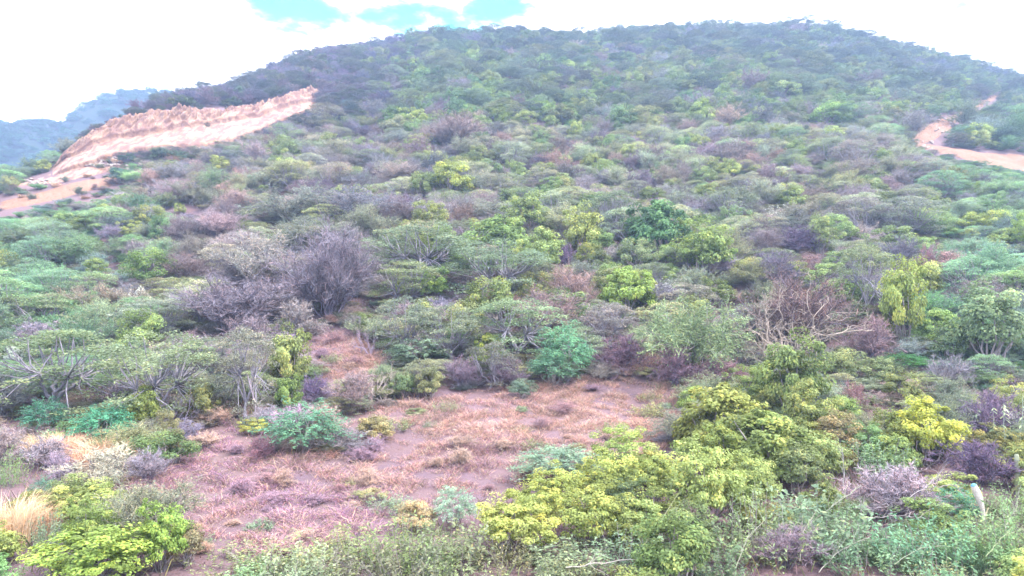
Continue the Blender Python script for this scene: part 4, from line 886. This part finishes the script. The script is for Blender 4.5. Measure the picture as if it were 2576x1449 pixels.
# ------------------------------------------------------------------ scrub that fills the slope
def inside_v(px, row, poly):
    c = np.zeros(len(px), bool); n = len(poly)
    for i in range(n):
        (xa, ya), (xb, yb) = poly[i], poly[(i + 1) % n]
        if ya == yb: continue
        c ^= ((ya > row) != (yb > row)) & (px < (xb - xa) * (row - ya) / (yb - ya) + xa)
    return c
def inside(px, row, poly):
    c = False; n = len(poly)
    for i in range(n):
        (xa, ya), (xb, yb) = poly[i], poly[(i + 1) % n]
        if (ya > row) != (yb > row) and px < (xb - xa) * (row - ya) / (yb - ya) + xa: c = not c
    return c
CLEAR = [
 [(850, 1060), (1000, 1020), (1180, 985), (1480, 950), (1560, 965), (1720, 1010), (1700, 1100), (1650, 1150), (1500, 1190), (1300, 1240), (1200, 1265), (950, 1345), (700, 1410), (480, 1400), (440, 1280), (300, 1240), (420, 1180), (540, 1040), (680, 1155), (870, 1145)],
 [(770, 850), (890, 830), (960, 900), (950, 990), (860, 1000), (785, 960)],
 [(1500, 890), (1880, 900), (1790, 1010), (1560, 985)],
 [(1385, 600), (1455, 600), (1455, 690), (1400, 690)],
 [(2080, 800), (2180, 800), (2260, 930), (2150, 930)],
 [(110, 440), (230, 340), (290, 296), (450, 270), (640, 270), (700, 245), (750, 232), (800, 214), (806, 268), (740, 286), (650, 322), (600, 344), (500, 362), (420, 362), (320, 388), (230, 416), (140, 440)],
 [(-120, 540), (0, 500), (60, 488), (150, 464), (230, 448), (305, 436), (305, 476), (230, 492), (150, 512), (60, 536), (0, 544), (-120, 596)],
 [(36, 452), (150, 428), (318, 396), (318, 428), (150, 468), (36, 478)],
 [(300, 450), (340, 440), (340, 452), (300, 464)],
 [(2280, 362), (2318, 320), (2350, 300), (2404, 286), (2500, 238), (2522, 231), (2530, 244), (2484, 268), (2416, 308), (2390, 340), (2360, 362), (2440, 376), (2600, 392), (2700, 402), (2700, 470), (2576, 442), (2420, 406), (2330, 382)],
]
def blocked(px, row): return any(inside(px, row, p) for p in CLEAR)
# zones: test, weights (bare, acacia, leafyfine, broom), palettes, phrase
def pick_zone(px, row):
    if row > 1000: return 'frontright' if px > 1650 and row < 1330 or px > 1200 and row < 1380 else 'front' if row > 1230 else 'frontleft'
    if row < 330 and px < 1010 and px > 430 or px < 452 and row < 420: return 'upleft'
    if row < 150 + max(0, (px - 2000)) * .25: return 'ridge'
    if row < 330: return 'upper'
    if px < 330: return 'left'
    if px < 970: return 'scrub'
    if px > 2350: return 'right_edge'
    if px > 1800: return 'right'
    if row < 500: return 'mid'
    return 'centre'
ZON = {
 'front': ((0, 0, .22, .10, .50, .18, 0), 'near the front of the slope'),
 'frontright': ((.03, 0, .16, .06, .22, .53, 0), 'in the yellow-green thicket'),
 'frontleft': ((.34, .10, .12, .22, .22, 0, 0), 'on the lower left slope'),
 'upleft': ((.60, .16, .10, .14, 0, 0, 0), 'on the purple slope above the quarry'),
 'ridge': ((.10, .44, .30, .16, 0, 0, 0), 'just under the ridge'),
 'upper': ((.16, .30, .36, .18, 0, 0, 0), 'on the upper slope'),
 'left': ((.14, .34, .14, .36, 0, 0, .02), 'on the left slope below the quarry road'),
 'scrub': ((.50, .18, .05, .24, 0, 0, .03), 'in the grey scrub below the quarry'),
 'right_edge': ((.15, .34, .18, .31, 0, 0, .02), 'on the right-hand slope below the dirt road'),
 'right': ((.32, .30, .14, .20, 0, 0, .04), 'on the right slope around the whitish shrub'),
 'mid': ((.34, .20, .26, .18, 0, 0, .02), 'on the middle slope round the yellow hillside tree'),
 'centre': ((.30, .26, .22, .18, 0, 0, .04), 'in the central thicket'),
}
PAL = {
 'bare': ((140, 134, 144), (150, 142, 144), (134, 128, 144), (158, 148, 142), (160, 142, 136), (144, 140, 142)),
 'acacia': ((132, 152, 108), (140, 154, 114), (126, 146, 112), (146, 158, 104), (136, 146, 122)),
 'leafyfine': ((144, 174, 78), (134, 170, 82), (156, 180, 76), (118, 160, 86), (148, 168, 90)),
 'leafy': ((154, 170, 74), (146, 168, 76), (162, 174, 78), (136, 162, 80)),
 'weed': ((132, 158, 100), (122, 160, 116), (142, 154, 100), (136, 150, 112), (120, 164, 108)),
 'broom': ((132, 156, 112), (138, 150, 118), (126, 144, 122), (144, 156, 108)),
 'dead': ((184, 172, 160), (170, 162, 160)),
}
KN = ('bare', 'acacia', 'leafyfine', 'broom', 'weed', 'leafy', 'dead')
CW = {'bare': 'leafless bush', 'acacia': 'flat-topped acacia', 'leafyfine': 'leafy tree', 'broom': 'feathery bush', 'weed': 'weed clump', 'leafy': 'broad-leaved bush', 'straw': 'grass tuft', 'dead': 'dead tree'}
MARKS = [(770, 1090, 'round teal bush'), (2330, 1100, 'brightest yellow bush'), (1130, 460, 'yellow hillside tree'), (380, 690, 'round bright green tree'), (1465, 590, 'slim yellow tree'),
         (1660, 590, 'dark green leafy tree'), (1735, 850, 'large feathery green bush'), (1990, 800, 'pale dead branches'), (2280, 770, 'tall yellow leafy tree'), (2500, 830, 'large right-edge bush'),
         (150, 970, 'leftmost umbrella acacia'), (830, 710, 'largest bare dome'), (730, 910, 'tall yellow-olive tree'), (1965, 550, 'whitish flowering shrub'), (2445, 560, 'small yellow tree'),
         (1838, 430, 'upper yellow-green tree'), (1315, 300, 'high yellow-green tree'), (2080, 300, 'spreading yellow-green tree'), (450, 330, 'quarry face'), (120, 490, 'quarry road'),
         (2350, 330, 'eroded bank'), (2480, 400, 'right-hand dirt road'), (1135, 350, 'big pale bare tree'), (1430, 650, 'dark gully'), (1430, 900, 'teal green tree'), (1200, 1050, 'dry clearing'),
         (300, 1390, 'three bright green bushes'), (1300, 1340, 'golden large-leaved bush'), (1930, 1150, 'widest olive bush'), (2260, 1260, 'grey brush heap'), (2465, 1270, 'white stump'), (230, 1140, 'orange straw tufts'),
         (60, 1290, 'pale straw tufts'), (1440, 740, 'sandy brown bare bush'), (1000, 100, 'lone ridge tree'), (725, 380, 'quarry-side tree'), (345, 840, 'light yellow-green tree'), (100, 800, 'low yellow-green acacia'),
         (2480, 670, 'teal broom-like bush'), (1060, 660, 'flat central acacia'), (640, 540, 'tiny yellow bush'), (2090, 600, 'dark violet thicket'), (1700, 1240, 'pale yellow bush'), (240, 670, 'small yellow bush'),
         (2100, 980, 'tall green tree'), (1300, 850, 'green central acacia'), (2550, 1190, 'fence post'), (518, 323, 'quarry bench bush'), (320, 403, 'quarry-edge bush'), (300, 450, 'teal quarry-road bush'), (405, 394, 'grey-green quarry bush'), (765, 255, 'upper quarry end'), (620, 340, 'quarry bank'), (80, 460, 'left tip of the quarry'), (1400, 1175, 'pale teal spreading shrub'), (1045, 1310, 'straw-coloured small bush'), (935, 1090, 'olive straw bush')]
CWORD = [((132, 122, 146), 'purple-grey'), ((120, 110, 142), 'violet-grey'), ((156, 138, 140), 'pinkish brown'), ((138, 132, 140), 'ash grey'), ((116, 138, 108), 'grey-green'), ((110, 130, 116), 'blue-green'),
         ((130, 146, 104), 'olive green'), ((160, 170, 84), 'yellow-green'), ((112, 146, 92), 'mid green'), ((95, 140, 105), 'teal green'), ((140, 160, 85), 'light green'), ((108, 104, 120), 'dark purple'), ((178, 166, 158), 'bleached'), ((174, 140, 140), 'rosy brown'), ((190, 166, 138), 'tan')]
used_labels = {}
def fill_label(kind, px, row, W, H, c):
    d = [(math.hypot(px - a, (row - b) * 1.3), a, b, n) for a, b, n in MARKS]
    size = {'bare': (3.4, 5.0), 'acacia': (3.9, 5.6), 'leafyfine': (2.7, 3.9), 'broom': (3.4, 4.9), 'weed': (1.2, 1.8), 'leafy': (1.6, 2.4), 'straw': (3.0, 4.5), 'dead': (2.2, 3.0)}[kind]
    sz = 'small' if W < size[0] else 'broad' if W > size[1] else 'low' if H < W * .62 else 'tall' if H > W * .8 else 'middling'
    cw = min(CWORD, key=lambda k: sum((np.array(k[0]) - c) ** 2))[1]
    for q in sorted(d)[:9]:
        dx, dy = px - q[1], row - q[2]
        rel = ('right of' if dx > 0 else 'left of') if abs(dx) > abs(dy) * 1.6 else ('below' if dy > 0 else 'above') if abs(dy) > abs(dx) * 1.6 else ('below and ' if dy > 0 else 'above and ') + ('right of' if dx > 0 else 'left of')
        far = 'just ' if q[0] < 110 else 'well ' if q[0] > 230 else ''
        lab = f'{sz} {cw} {CW[kind]} {far}{rel} the {q[3]}'
        if lab not in used_labels: break
    used_labels[lab] = used_labels.get(lab, 0) + 1
    return lab
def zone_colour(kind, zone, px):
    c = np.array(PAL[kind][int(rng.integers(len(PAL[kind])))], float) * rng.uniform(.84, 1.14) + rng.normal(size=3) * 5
    if zone in ('ridge', 'upleft'): c = c * np.array([.72, .80, .90])  # upper slopes bluer here and below: distance haze tint put into plant colour
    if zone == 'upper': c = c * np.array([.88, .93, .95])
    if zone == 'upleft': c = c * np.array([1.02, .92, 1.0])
    if zone in ('left', 'right_edge') and kind != 'leafyfine': c = c * np.array([.82, 1.05, .94])  # outer zones greener: own green plus the lens edge tint put in
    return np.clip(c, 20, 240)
PROT = [r_[1:5] for r_ in NAMED if 240 < r_[4] < 1120 and r_[0] in ('leafy', 'leafyfine', 'leafytall', 'feather')]
def far_enough(x, y, r, arr, f): return not len(arr) or np.all(np.hypot(arr[:, 0] - x, arr[:, 1] - y) > (arr[:, 2] + r) * f)
far_list = []; near_pts = list(map(tuple, taken)); count = 0; per_kind = {k: 0 for k in KN}
cand = []
r2 = np.random.default_rng(11)
for _ in range(26000):
    y = math.sqrt(r2.uniform(14 ** 2, 285 ** 2)); u = r2.uniform(-.92, .92); cand.append((y, u))
cell = {}
def near_ok(x, y, r, f):
    cx, cy = int(x // 8), int(y // 8)
    for i in (-1, 0, 1):
        for j in (-1, 0, 1):
            for (a, b, q) in cell.get((cx + i, cy + j), ()):
                if (a - x) ** 2 + (b - y) ** 2 < ((q + r) * f) ** 2: return False
    return True
def reg(x, y, r): cell.setdefault((int(x // 8), int(y // 8)), []).append((x, y, r))
for t_ in taken: reg(*t_)
cand.sort()
cz = terr(np.array([c[1] for c in cand]), np.array([c[0] for c in cand])) + ZC
for (y, u), z in zip(cand, cz):
    x = u * y
    px, row = to_px(x, y, z)
    rr = CY[:, 15]; yridge = np.interp(u, CU, rr)
    if y > yridge + 9 or px < -120 or px > 2700: continue
    if blocked(px, row) or blocked(px, row - 10) and row < 460: continue
    
    zone = pick_zone(px + (r2.normal() * 70 if row < 1000 else 0), row + (r2.normal() * 22 if row < 900 else 0)); w = np.array(ZON[zone][0])
    kind = KN[int(r2.choice(7, p=w / w.sum()))]
    W = {'bare': r2.uniform(3.6, 7.0), 'acacia': r2.uniform(4.0, 7.6), 'leafyfine': r2.uniform(2.6, 5.2), 'broom': r2.uniform(3.8, 7.0), 'weed': r2.uniform(1.8, 3.4), 'leafy': r2.uniform(2.6, 4.6), 'dead': r2.uniform(2.0, 3.6)}[kind]
    if y < 45: W *= .55
    if zone in ('upleft',): W *= .7 if px > 452 else .42
    if y > 128: W *= 1.45
    if 440 < px < 1210 and row > 1240:
        if row < 1395: continue
        kind = 'weed'; W = r2.uniform(.9, 1.6)
    H = W * {'bare': .62, 'acacia': .58, 'leafyfine': .8, 'broom': .62, 'weed': .7, 'leafy': .75, 'dead': 1.0}[kind] * r2.uniform(.8, 1.25)
    if not near_ok(x, y, W / 2, .42 if y < 130 else .40): continue
    # keep the quarry, roads and clearings in sight: crowns must not stand in front of them
    if row < 620 and (px < 830 or px > 2230):
        for f_ in (1.0, .6, .4, .26, 0):
            hp = H * f_ / y * FP
            if not any(blocked(px, row - hp * q_) for q_ in (.35, .7, 1.0)): break
        if f_ == 0: continue
        H *= f_; W *= (1 + f_) / 2
    if row > 260:                       # leave the marked trees in sight
        wp, hp = W / y * FP, H / y * FP
        for (bx0, by0, bx1, by1) in PROT:
            if row > by1 - 4 and row - hp < by1 - .5 * (by1 - by0) and min(px + wp * .45, bx1) - max(px - wp * .45, bx0) > .15 * (bx1 - bx0):
                need = row - (by1 - .42 * (by1 - by0))
                q_ = need / hp
                if q_ < .3: hp = 0; break
                H *= q_; W *= max(q_, .6); wp, hp = W / y * FP, H / y * FP
        if hp == 0: continue
    reg(x, y, W / 2)
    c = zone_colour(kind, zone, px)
    if y < 128 and per_kind[kind] < (190 if kind == 'bare' else 260):
        per_kind[kind] += 1
        lab = fill_label(kind, px, row - H / y * FP * .5, W, H, c)
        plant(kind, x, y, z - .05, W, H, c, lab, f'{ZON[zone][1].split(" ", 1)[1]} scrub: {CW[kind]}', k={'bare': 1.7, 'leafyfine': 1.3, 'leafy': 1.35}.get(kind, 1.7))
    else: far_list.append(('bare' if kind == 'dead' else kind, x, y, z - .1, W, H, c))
n_ = 0
for _ in range(400):
    if n_ >= 80: break
    px = r2.uniform(-20, 800)
    lo_ = (np.interp(px, [-20, 70, 150, 230, 300], [524, 504, 486, 470, 454]) + r2.choice((-24, 12))) if px < 300 and r2.random() < .6 else np.interp(px, [60, 130, 230, 320, 420, 500, 600, 650, 725, 800], [470, 446, 424, 404, 390, 392, 374, 352, 306, 284])
    row = lo_ + r2.uniform(-10, 20); x, y, z = hit(px, row)
    if not 84 < y < 175: continue
    W = r2.uniform(.9, 2.4); H = W * r2.uniform(.4, .8); kind = ('bare', 'straw', 'broom', 'leafyfine')[int(r2.choice(4, p=(.4, .28, .22, .1)))]
    c = {'bare': (150, 128, 132), 'straw': (206, 172, 140), 'broom': (120, 140, 110), 'leafyfine': (104, 140, 96)}[kind]; n_ += 1
    plant(kind, x, y, z - .05, W, H, np.array(c, float), fill_label(kind, px, row - 8, W * 2.2, H * 2.2, np.array(c, float)), 'scrub along the quarry foot: ' + CAT[kind], k=1.4)
for k_ in range(46):
    px = r2.uniform(200, 815); brim = np.interp(px, [200, 233, 287, 375, 458, 583, 650, 690, 750, 792, 815], [360, 336, 305, 283, 277, 282, 276, 253, 240, 222, 235])
    x, y, z = hit(px, brim - r2.uniform(0, 5)); W = r2.uniform(1.0, 2.6); H = W * r2.uniform(.5, .8)
    kind = ('bare', 'broom', 'leafyfine')[int(r2.choice(3, p=(.5, .3, .2)))]
    c = np.array({'bare': (118, 104, 124), 'broom': (92, 112, 96), 'leafyfine': (80, 112, 88)}[kind], float)
    plant(kind, x, y, z - .05, W, H, c, fill_label(kind, px, brim - 8, W * 2, H * 2, c), 'scrub on the brim of the quarry: ' + CAT[kind], k=1.1)
for k_ in range(26):
    px, row = r2.uniform(1900, 2570), r2.uniform(1290, 1449); x, y, z = hit(px, row); W = r2.uniform(.5, 1.0); H = r2.uniform(.5, .95)
    c = np.array([(140, 170, 110), (124, 168, 118), (160, 176, 116)][int(r2.integers(3))], float)
    plant('straw', x, y, z - .03, W, H, c, fill_label('straw', px, row - 20, W * 4.5, H * 4.5, c), 'green grass at the lower right', k=1.3)
# low dry shrubs and green tufts that break up the clearing
n_ = 0
while n_ < 75:
    px, row = r2.uniform(330, 1760), r2.uniform(850, 1400)
    if not any(inside(px, row, CLEAR[i_]) for i_ in (0, 1, 2)): continue
    x, y, z = hit(px, row); n_ += 1
    W = r2.uniform(.5, 1.7) * (y / 30) ** .5; H = W * r2.uniform(.35, .65)
    kind = 'bare' if r2.random() < .68 else 'weed' if r2.random() < .6 else 'leafyfine'
    c = np.array([(168, 132, 138), (182, 152, 132), (156, 128, 148), (186, 160, 140)][int(r2.integers(4))] if kind == 'bare' else [(140, 156, 100), (160, 164, 100), (126, 158, 118)][int(r2.integers(3))], float)
    plant(kind, x, y, z - .03, W, H, c, fill_label(kind, px, row - H / y * FP * .5, W * 2.5, H * 2.5, c), 'low growth in the dry clearing', k=1.5)

# woodland high on the hill: too many and too small to tell one by one
def inst_material():
    m = leaf_material('woodland_leaf', use_attr=True, transl=0.3, vary=0.45, hue=(1.1, 1.0, 0.88))
    for n in m.node_tree.nodes:
        if n.bl_idname == 'ShaderNodeAttribute' and n.attribute_name == 'col': n.attribute_type = 'INSTANCER'
    return m
M_inst = inst_material()
SRC = {}
for o in list(col.objects):
    if o.parent is not None and o.name.split('.')[0] in ('crown', 'twigs'):
        for kk in KN:
            for vi, v in enumerate(PROTO[kk]):
                if o.data is v[1] and (kk, vi) not in SRC: SRC[(kk, vi)] = o
def scattered(name, items, label, cat, kf):
    n = len(items); keys = sorted(SRC)
    me = bpy.data.meshes.new(name); me.vertices.add(n)
    me.vertices.foreach_set('co', np.array([(i[1], i[2], i[3]) for i in items], np.float32).ravel())
    cs = np.ones((n, 4), np.float32); cs[:, :3] = [alb(soft(i[6], .8), kf * (1.15 if i[0] == 'bare' else 1)) for i in items]
    a = me.attributes.new('col', 'FLOAT_COLOR', 'POINT'); a.data.foreach_set('color', cs.ravel())
    a = me.attributes.new('siz', 'FLOAT_VECTOR', 'POINT'); a.data.foreach_set('vector', np.array([(i[4], i[4], i[5]) for i in items], np.float32).ravel())
    a = me.attributes.new('turn', 'FLOAT_VECTOR', 'POINT'); a.data.foreach_set('vector', np.stack([np.zeros(n), np.zeros(n), rng.uniform(0, 6.283, n)], 1).astype(np.float32).ravel())
    idx = np.array([keys.index([k for k in keys if k[0] == i[0]][int(rng.integers(sum(k[0] == i[0] for k in keys)))]) for i in items], np.int32)
    a = me.attributes.new('which', 'INT', 'POINT'); a.data.foreach_set('value', idx)
    o = put(name, me); ng = bpy.data.node_groups.new(name, 'GeometryNodeTree')
    ng.interface.new_socket('Geometry', in_out='INPUT', socket_type='NodeSocketGeometry'); ng.interface.new_socket('Geometry', in_out='OUTPUT', socket_type='NodeSocketGeometry')
    gi, go = ng.nodes.new('NodeGroupInput'), ng.nodes.new('NodeGroupOutput'); jn = ng.nodes.new('GeometryNodeJoinGeometry')
    def named(t, nm):
        q = ng.nodes.new('GeometryNodeInputNamedAttribute'); q.data_type = t; q.inputs[0].default_value = nm; return q.outputs[0]
    wh, sz_, tn = named('INT', 'which'), named('FLOAT_VECTOR', 'siz'), named('FLOAT_VECTOR', 'turn')
    for ki, key in enumerate(keys):
        if not np.any(idx == ki): continue
        oi = ng.nodes.new('GeometryNodeObjectInfo'); oi.transform_space = 'ORIGINAL'; oi.inputs['Object'].default_value = SRC[key]
        sm = ng.nodes.new('GeometryNodeSetMaterial'); sm.inputs['Material'].default_value = M_inst; ng.links.new(oi.outputs['Geometry'], sm.inputs[0])
        cm = ng.nodes.new('FunctionNodeCompare'); cm.data_type = 'INT'; cm.operation = 'EQUAL'; ng.links.new(wh, cm.inputs[2]); cm.inputs[3].default_value = ki
        ip = ng.nodes.new('GeometryNodeInstanceOnPoints'); ng.links.new(gi.outputs[0], ip.inputs['Points']); ng.links.new(cm.outputs[0], ip.inputs['Selection']); ng.links.new(sm.outputs[0], ip.inputs['Instance'])
        ng.links.new(tn, ip.inputs['Rotation']); ng.links.new(sz_, ip.inputs['Scale']); ng.links.new(ip.outputs[0], jn.inputs[0])
    ng.links.new(jn.outputs[0], go.inputs[0])
    md = o.modifiers.new('scatter', 'NODES'); md.node_group = ng
    o['kind'] = 'stuff'; o['label'] = label; o['category'] = cat; return o
low = []
lr = np.random.default_rng(5)
ly = np.sqrt(lr.uniform(27 ** 2, 132 ** 2, 9000)); lu = lr.uniform(-.9, .9, 9000); lz = terr(lu, ly) + ZC
lp, lrow = to_px(lu * ly, ly, lz)
okl = (lp > -80) & (lp < 2660) & ~np.any([inside_v(lp, lrow, CLEAR[i_]) for i_ in (0, 1, 2, 5, 6, 7, 9)], 0) & ~((lrow > 1150) & (lp > 250) & (lp < 1700))
for i_ in np.where(okl)[0]:
    kd = ('bare', 'broom', 'acacia')[int(lr.choice(3, p=(.46, .36, .18)))]
    W = lr.uniform(1.3, 2.8); zone = pick_zone(lp[i_], lrow[i_])
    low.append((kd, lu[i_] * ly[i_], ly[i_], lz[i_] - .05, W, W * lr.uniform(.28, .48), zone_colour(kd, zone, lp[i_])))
scattered('low_scrub', low, 'knee-high tangle of twigs and fine leaves filling the gaps between the bushes', 'scrub', 1.35)
scattered('woodland', far_list, 'dense scrub woodland covering the upper hill up to the ridge', 'woodland', 1.1)
fl = []
for _ in range(2600):
    i, j = int(rng.integers(160)), int(rng.integers(18, 68)); 
    u = fu[i] + rng.uniform(-.004, .004); y = fy[j] + rng.uniform(-3, 3)
    z = FZ[i, j] + ZC; W = rng.uniform(4.5, 9)
    if FY[i, j] > yR[i] + 8: continue
    px, row = to_px(u * y, y, z)
    if px < -80 or px > 520: continue
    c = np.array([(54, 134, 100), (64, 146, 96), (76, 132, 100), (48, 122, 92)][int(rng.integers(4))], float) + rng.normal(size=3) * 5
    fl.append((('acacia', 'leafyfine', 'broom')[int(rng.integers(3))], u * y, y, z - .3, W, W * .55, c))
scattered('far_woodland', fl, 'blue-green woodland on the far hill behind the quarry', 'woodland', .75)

# ------------------------------------------------------------------ dry grass in the clearing, low growth everywhere else
def scatter_blades(name, n, test, palette, hgt, wid, label, cat, lie=.8, ymin=15, ymax=60, umax=.9):
    A, C_, Hh = [], [], []
    r = np.random.default_rng(len(name) * 13 + n)
    while len(A) < n:
        m = 20000
        y = np.sqrt(r.uniform(ymin ** 2, ymax ** 2, m)); u = r.uniform(-umax, umax, m); z = terr(u, y) + ZC; x = u * y
        px, row = to_px(x, y, z)
        clump = np.sin(x * 1.9 + np.sin(y * 1.3) * 2) * np.sin(y * 1.7 + np.sin(x * 1.1) * 2) + .5 * np.sin(x * 4.7 + y * 3.1) * np.sin(y * 5.3 - x * 2.2)
        ok = np.where(r.random(m) < .42 + .55 * clump)[0]
        ok = ok[test(px[ok], row[ok])]
        for i in ok:
            A.append((x[i], y[i], z[i])); Hh.append(.7 + .6 * clump[i] + .25 * math.sin(x[i] * .7 + y[i] * .5))
            g = .5 + .5 * math.sin(x[i] * .45 + math.sin(y[i] * .3) * 2) * math.sin(y[i] * .38 + 1.0 + x[i] * .1)
            C_.append(palette(px[i], row[i], g, r))
            if len(A) >= n: break
    A = np.array(A); Hh = np.array(Hh)[:, None]; k = len(A)
    h = hgt * r.uniform(.4, 1.2, (k, 1)) * Hh; d = unit(np.stack([r.normal(size=k), r.normal(size=k), np.zeros(k)], 1))
    A[:, 2] -= .03
    B = A + d * h * lie * .45 + np.array([0, 0, 1.]) * h * .6 + r.normal(size=(k, 3)) * h * .1
    Cc = B + d * h * lie * .7 + np.array([0, 0, 1.]) * h * (.35 - .5 * lie * r.random((k, 1))) + r.normal(size=(k, 3)) * h * .15
    mb = MB(); ribbons(mb, A, B, Cc, wid * r.uniform(.6, 1.5, k))
    V, F, T = mb.arrays()
    o = put(name, build(name, V, F, M_grass, T, np.repeat(np.array(C_), 5, 0)))
    o['kind'] = 'stuff'; o['label'] = label; o['category'] = cat
    return o
g_pu, g_pk, g_or, g_ta, g_ol = [np.array(alb(c, 1.28)) for c in ((156, 122, 152), (178, 142, 150), (186, 152, 146), (190, 170, 150), (156, 150, 122))]
def pal_grass(px, row, g, r):
    # purple towards the lower left, orange and tan towards the upper right of the clearing
    t = np.clip((px - 500) / 900 + (1250 - row) / 700 + (g - .5) * 1.1 + r.normal() * .22, 0, 1)
    base = g_pu * (1 - t) ** 2 + g_pk * 2 * t * (1 - t) + g_or * t * t
    q = r.random()
    if q < .22: return g_ta * r.uniform(.8, 1.25)
    if q < .30: return g_ol * r.uniform(.8, 1.2)
    return base * r.uniform(.75, 1.25)
scatter_blades('dry_grass', 150000, lambda px, row: np.any([inside_v(px, row, CLEAR[i]) for i in (0, 1, 2)], 0), pal_grass, .30, .013,
               'matted pink and straw coloured dry grass covering the clearing', 'dry grass', lie=1.1, ymin=18, ymax=50)
u1, u2, u3, u4 = [np.array(alb(c)) for c in ((126, 134, 92), (148, 122, 126), (130, 112, 136), (176, 146, 116))]
def pal_under(px, row, g, r):
    q = r.random() * .8 + g * .35 - .1
    front = row > 1230
    if front: q *= .6
    return (u1 if q < .42 else u2 if q < .62 else u3 if q < .82 else u4) * r.uniform(.7, 1.3)
scatter_blades('undergrowth', 90000, lambda px, row: (px > -60) & (px < 2640) & ~np.any([inside_v(px, row, CLEAR[i]) for i in (0, 1, 5, 6, 7, 8, 9)], 0), pal_under, .55, .022,
               'mixed dry and green undergrowth between the bushes', 'undergrowth', lie=.7, ymin=15, ymax=75)

# rubble below the quarry bench
mb = MB()
ICO = None
def rock(c, r):
    d = rdir(9); 
    t = np.linspace(0, 6.283, 6)[:-1]
    V = np.concatenate([np.stack([np.cos(t), np.sin(t), np.full(5, -.3)], 1), np.stack([np.cos(t + .6) * .75, np.sin(t + .6) * .75, np.full(5, .45)], 1), [[0, 0, .75]]]) 
    V = V * (1 + rng.normal(size=(11, 1)) * .16) * np.array(r) + c
    F4 = [(i, (i + 1) % 5, 5 + (i + 1) % 5, 5 + i) for i in range(5)]; F3 = [(5 + i, 5 + (i + 1) % 5, 10) for i in range(5)]
    n0 = mb.n; mb.add(V, np.array(F4), .5); mb.F[3].append(np.array(F3) + n0)
for (x0, y0, x1, y1, n) in ((205, 398, 300, 424, 150), (318, 408, 396, 448, 190), (60, 455, 140, 470, 25), (2290, 358, 2350, 385, 45), (2330, 300, 2400, 350, 40)):
    for _ in range(n):
        x, y, z = hit(rng.uniform(x0, x1), rng.uniform(y0, y1)); s = rng.uniform(.12, .34)
        rock(np.array([x, y, z + .32]), np.array([s * rng.uniform(.8, 1.3), s, s * rng.uniform(.6, 1.0)]))
rb = put('rubble', mb.mesh('rubble', M_rock)); rb['kind'] = 'stuff'; rb['label'] = 'pale broken rock heaped below the quarry bench and beside the dirt road'; rb['category'] = 'rubble'

# ------------------------------------------------------------------ haze
def box(name, lo, hi, mat):
    V = [(x, y, z) for x in (lo[0], hi[0]) for y in (lo[1], hi[1]) for z in (lo[2], hi[2])]
    F = np.array([(0, 1, 3, 2), (4, 6, 7, 5), (0, 4, 5, 1), (2, 3, 7, 6), (0, 2, 6, 4), (1, 5, 7, 3)])
    return put(name, build(name, V, [F], mat))
m, t = new_mat('haze')
pv = N(t, 'ShaderNodeVolumePrincipled', inp={'Color': (0.48, 0.66, 1.0, 1), 'Density': 0.0006, 'Anisotropy': 0.2})
L(t, pv.outputs[0], N(t, 'ShaderNodeOutputMaterial').inputs['Volume'])
hz = box('haze', (-4200, -4200, -4), (4200, 4200, 275), m); hz['kind'] = 'stuff'; hz['label'] = 'thin bluish haze over the whole valley'; hz['category'] = 'haze'
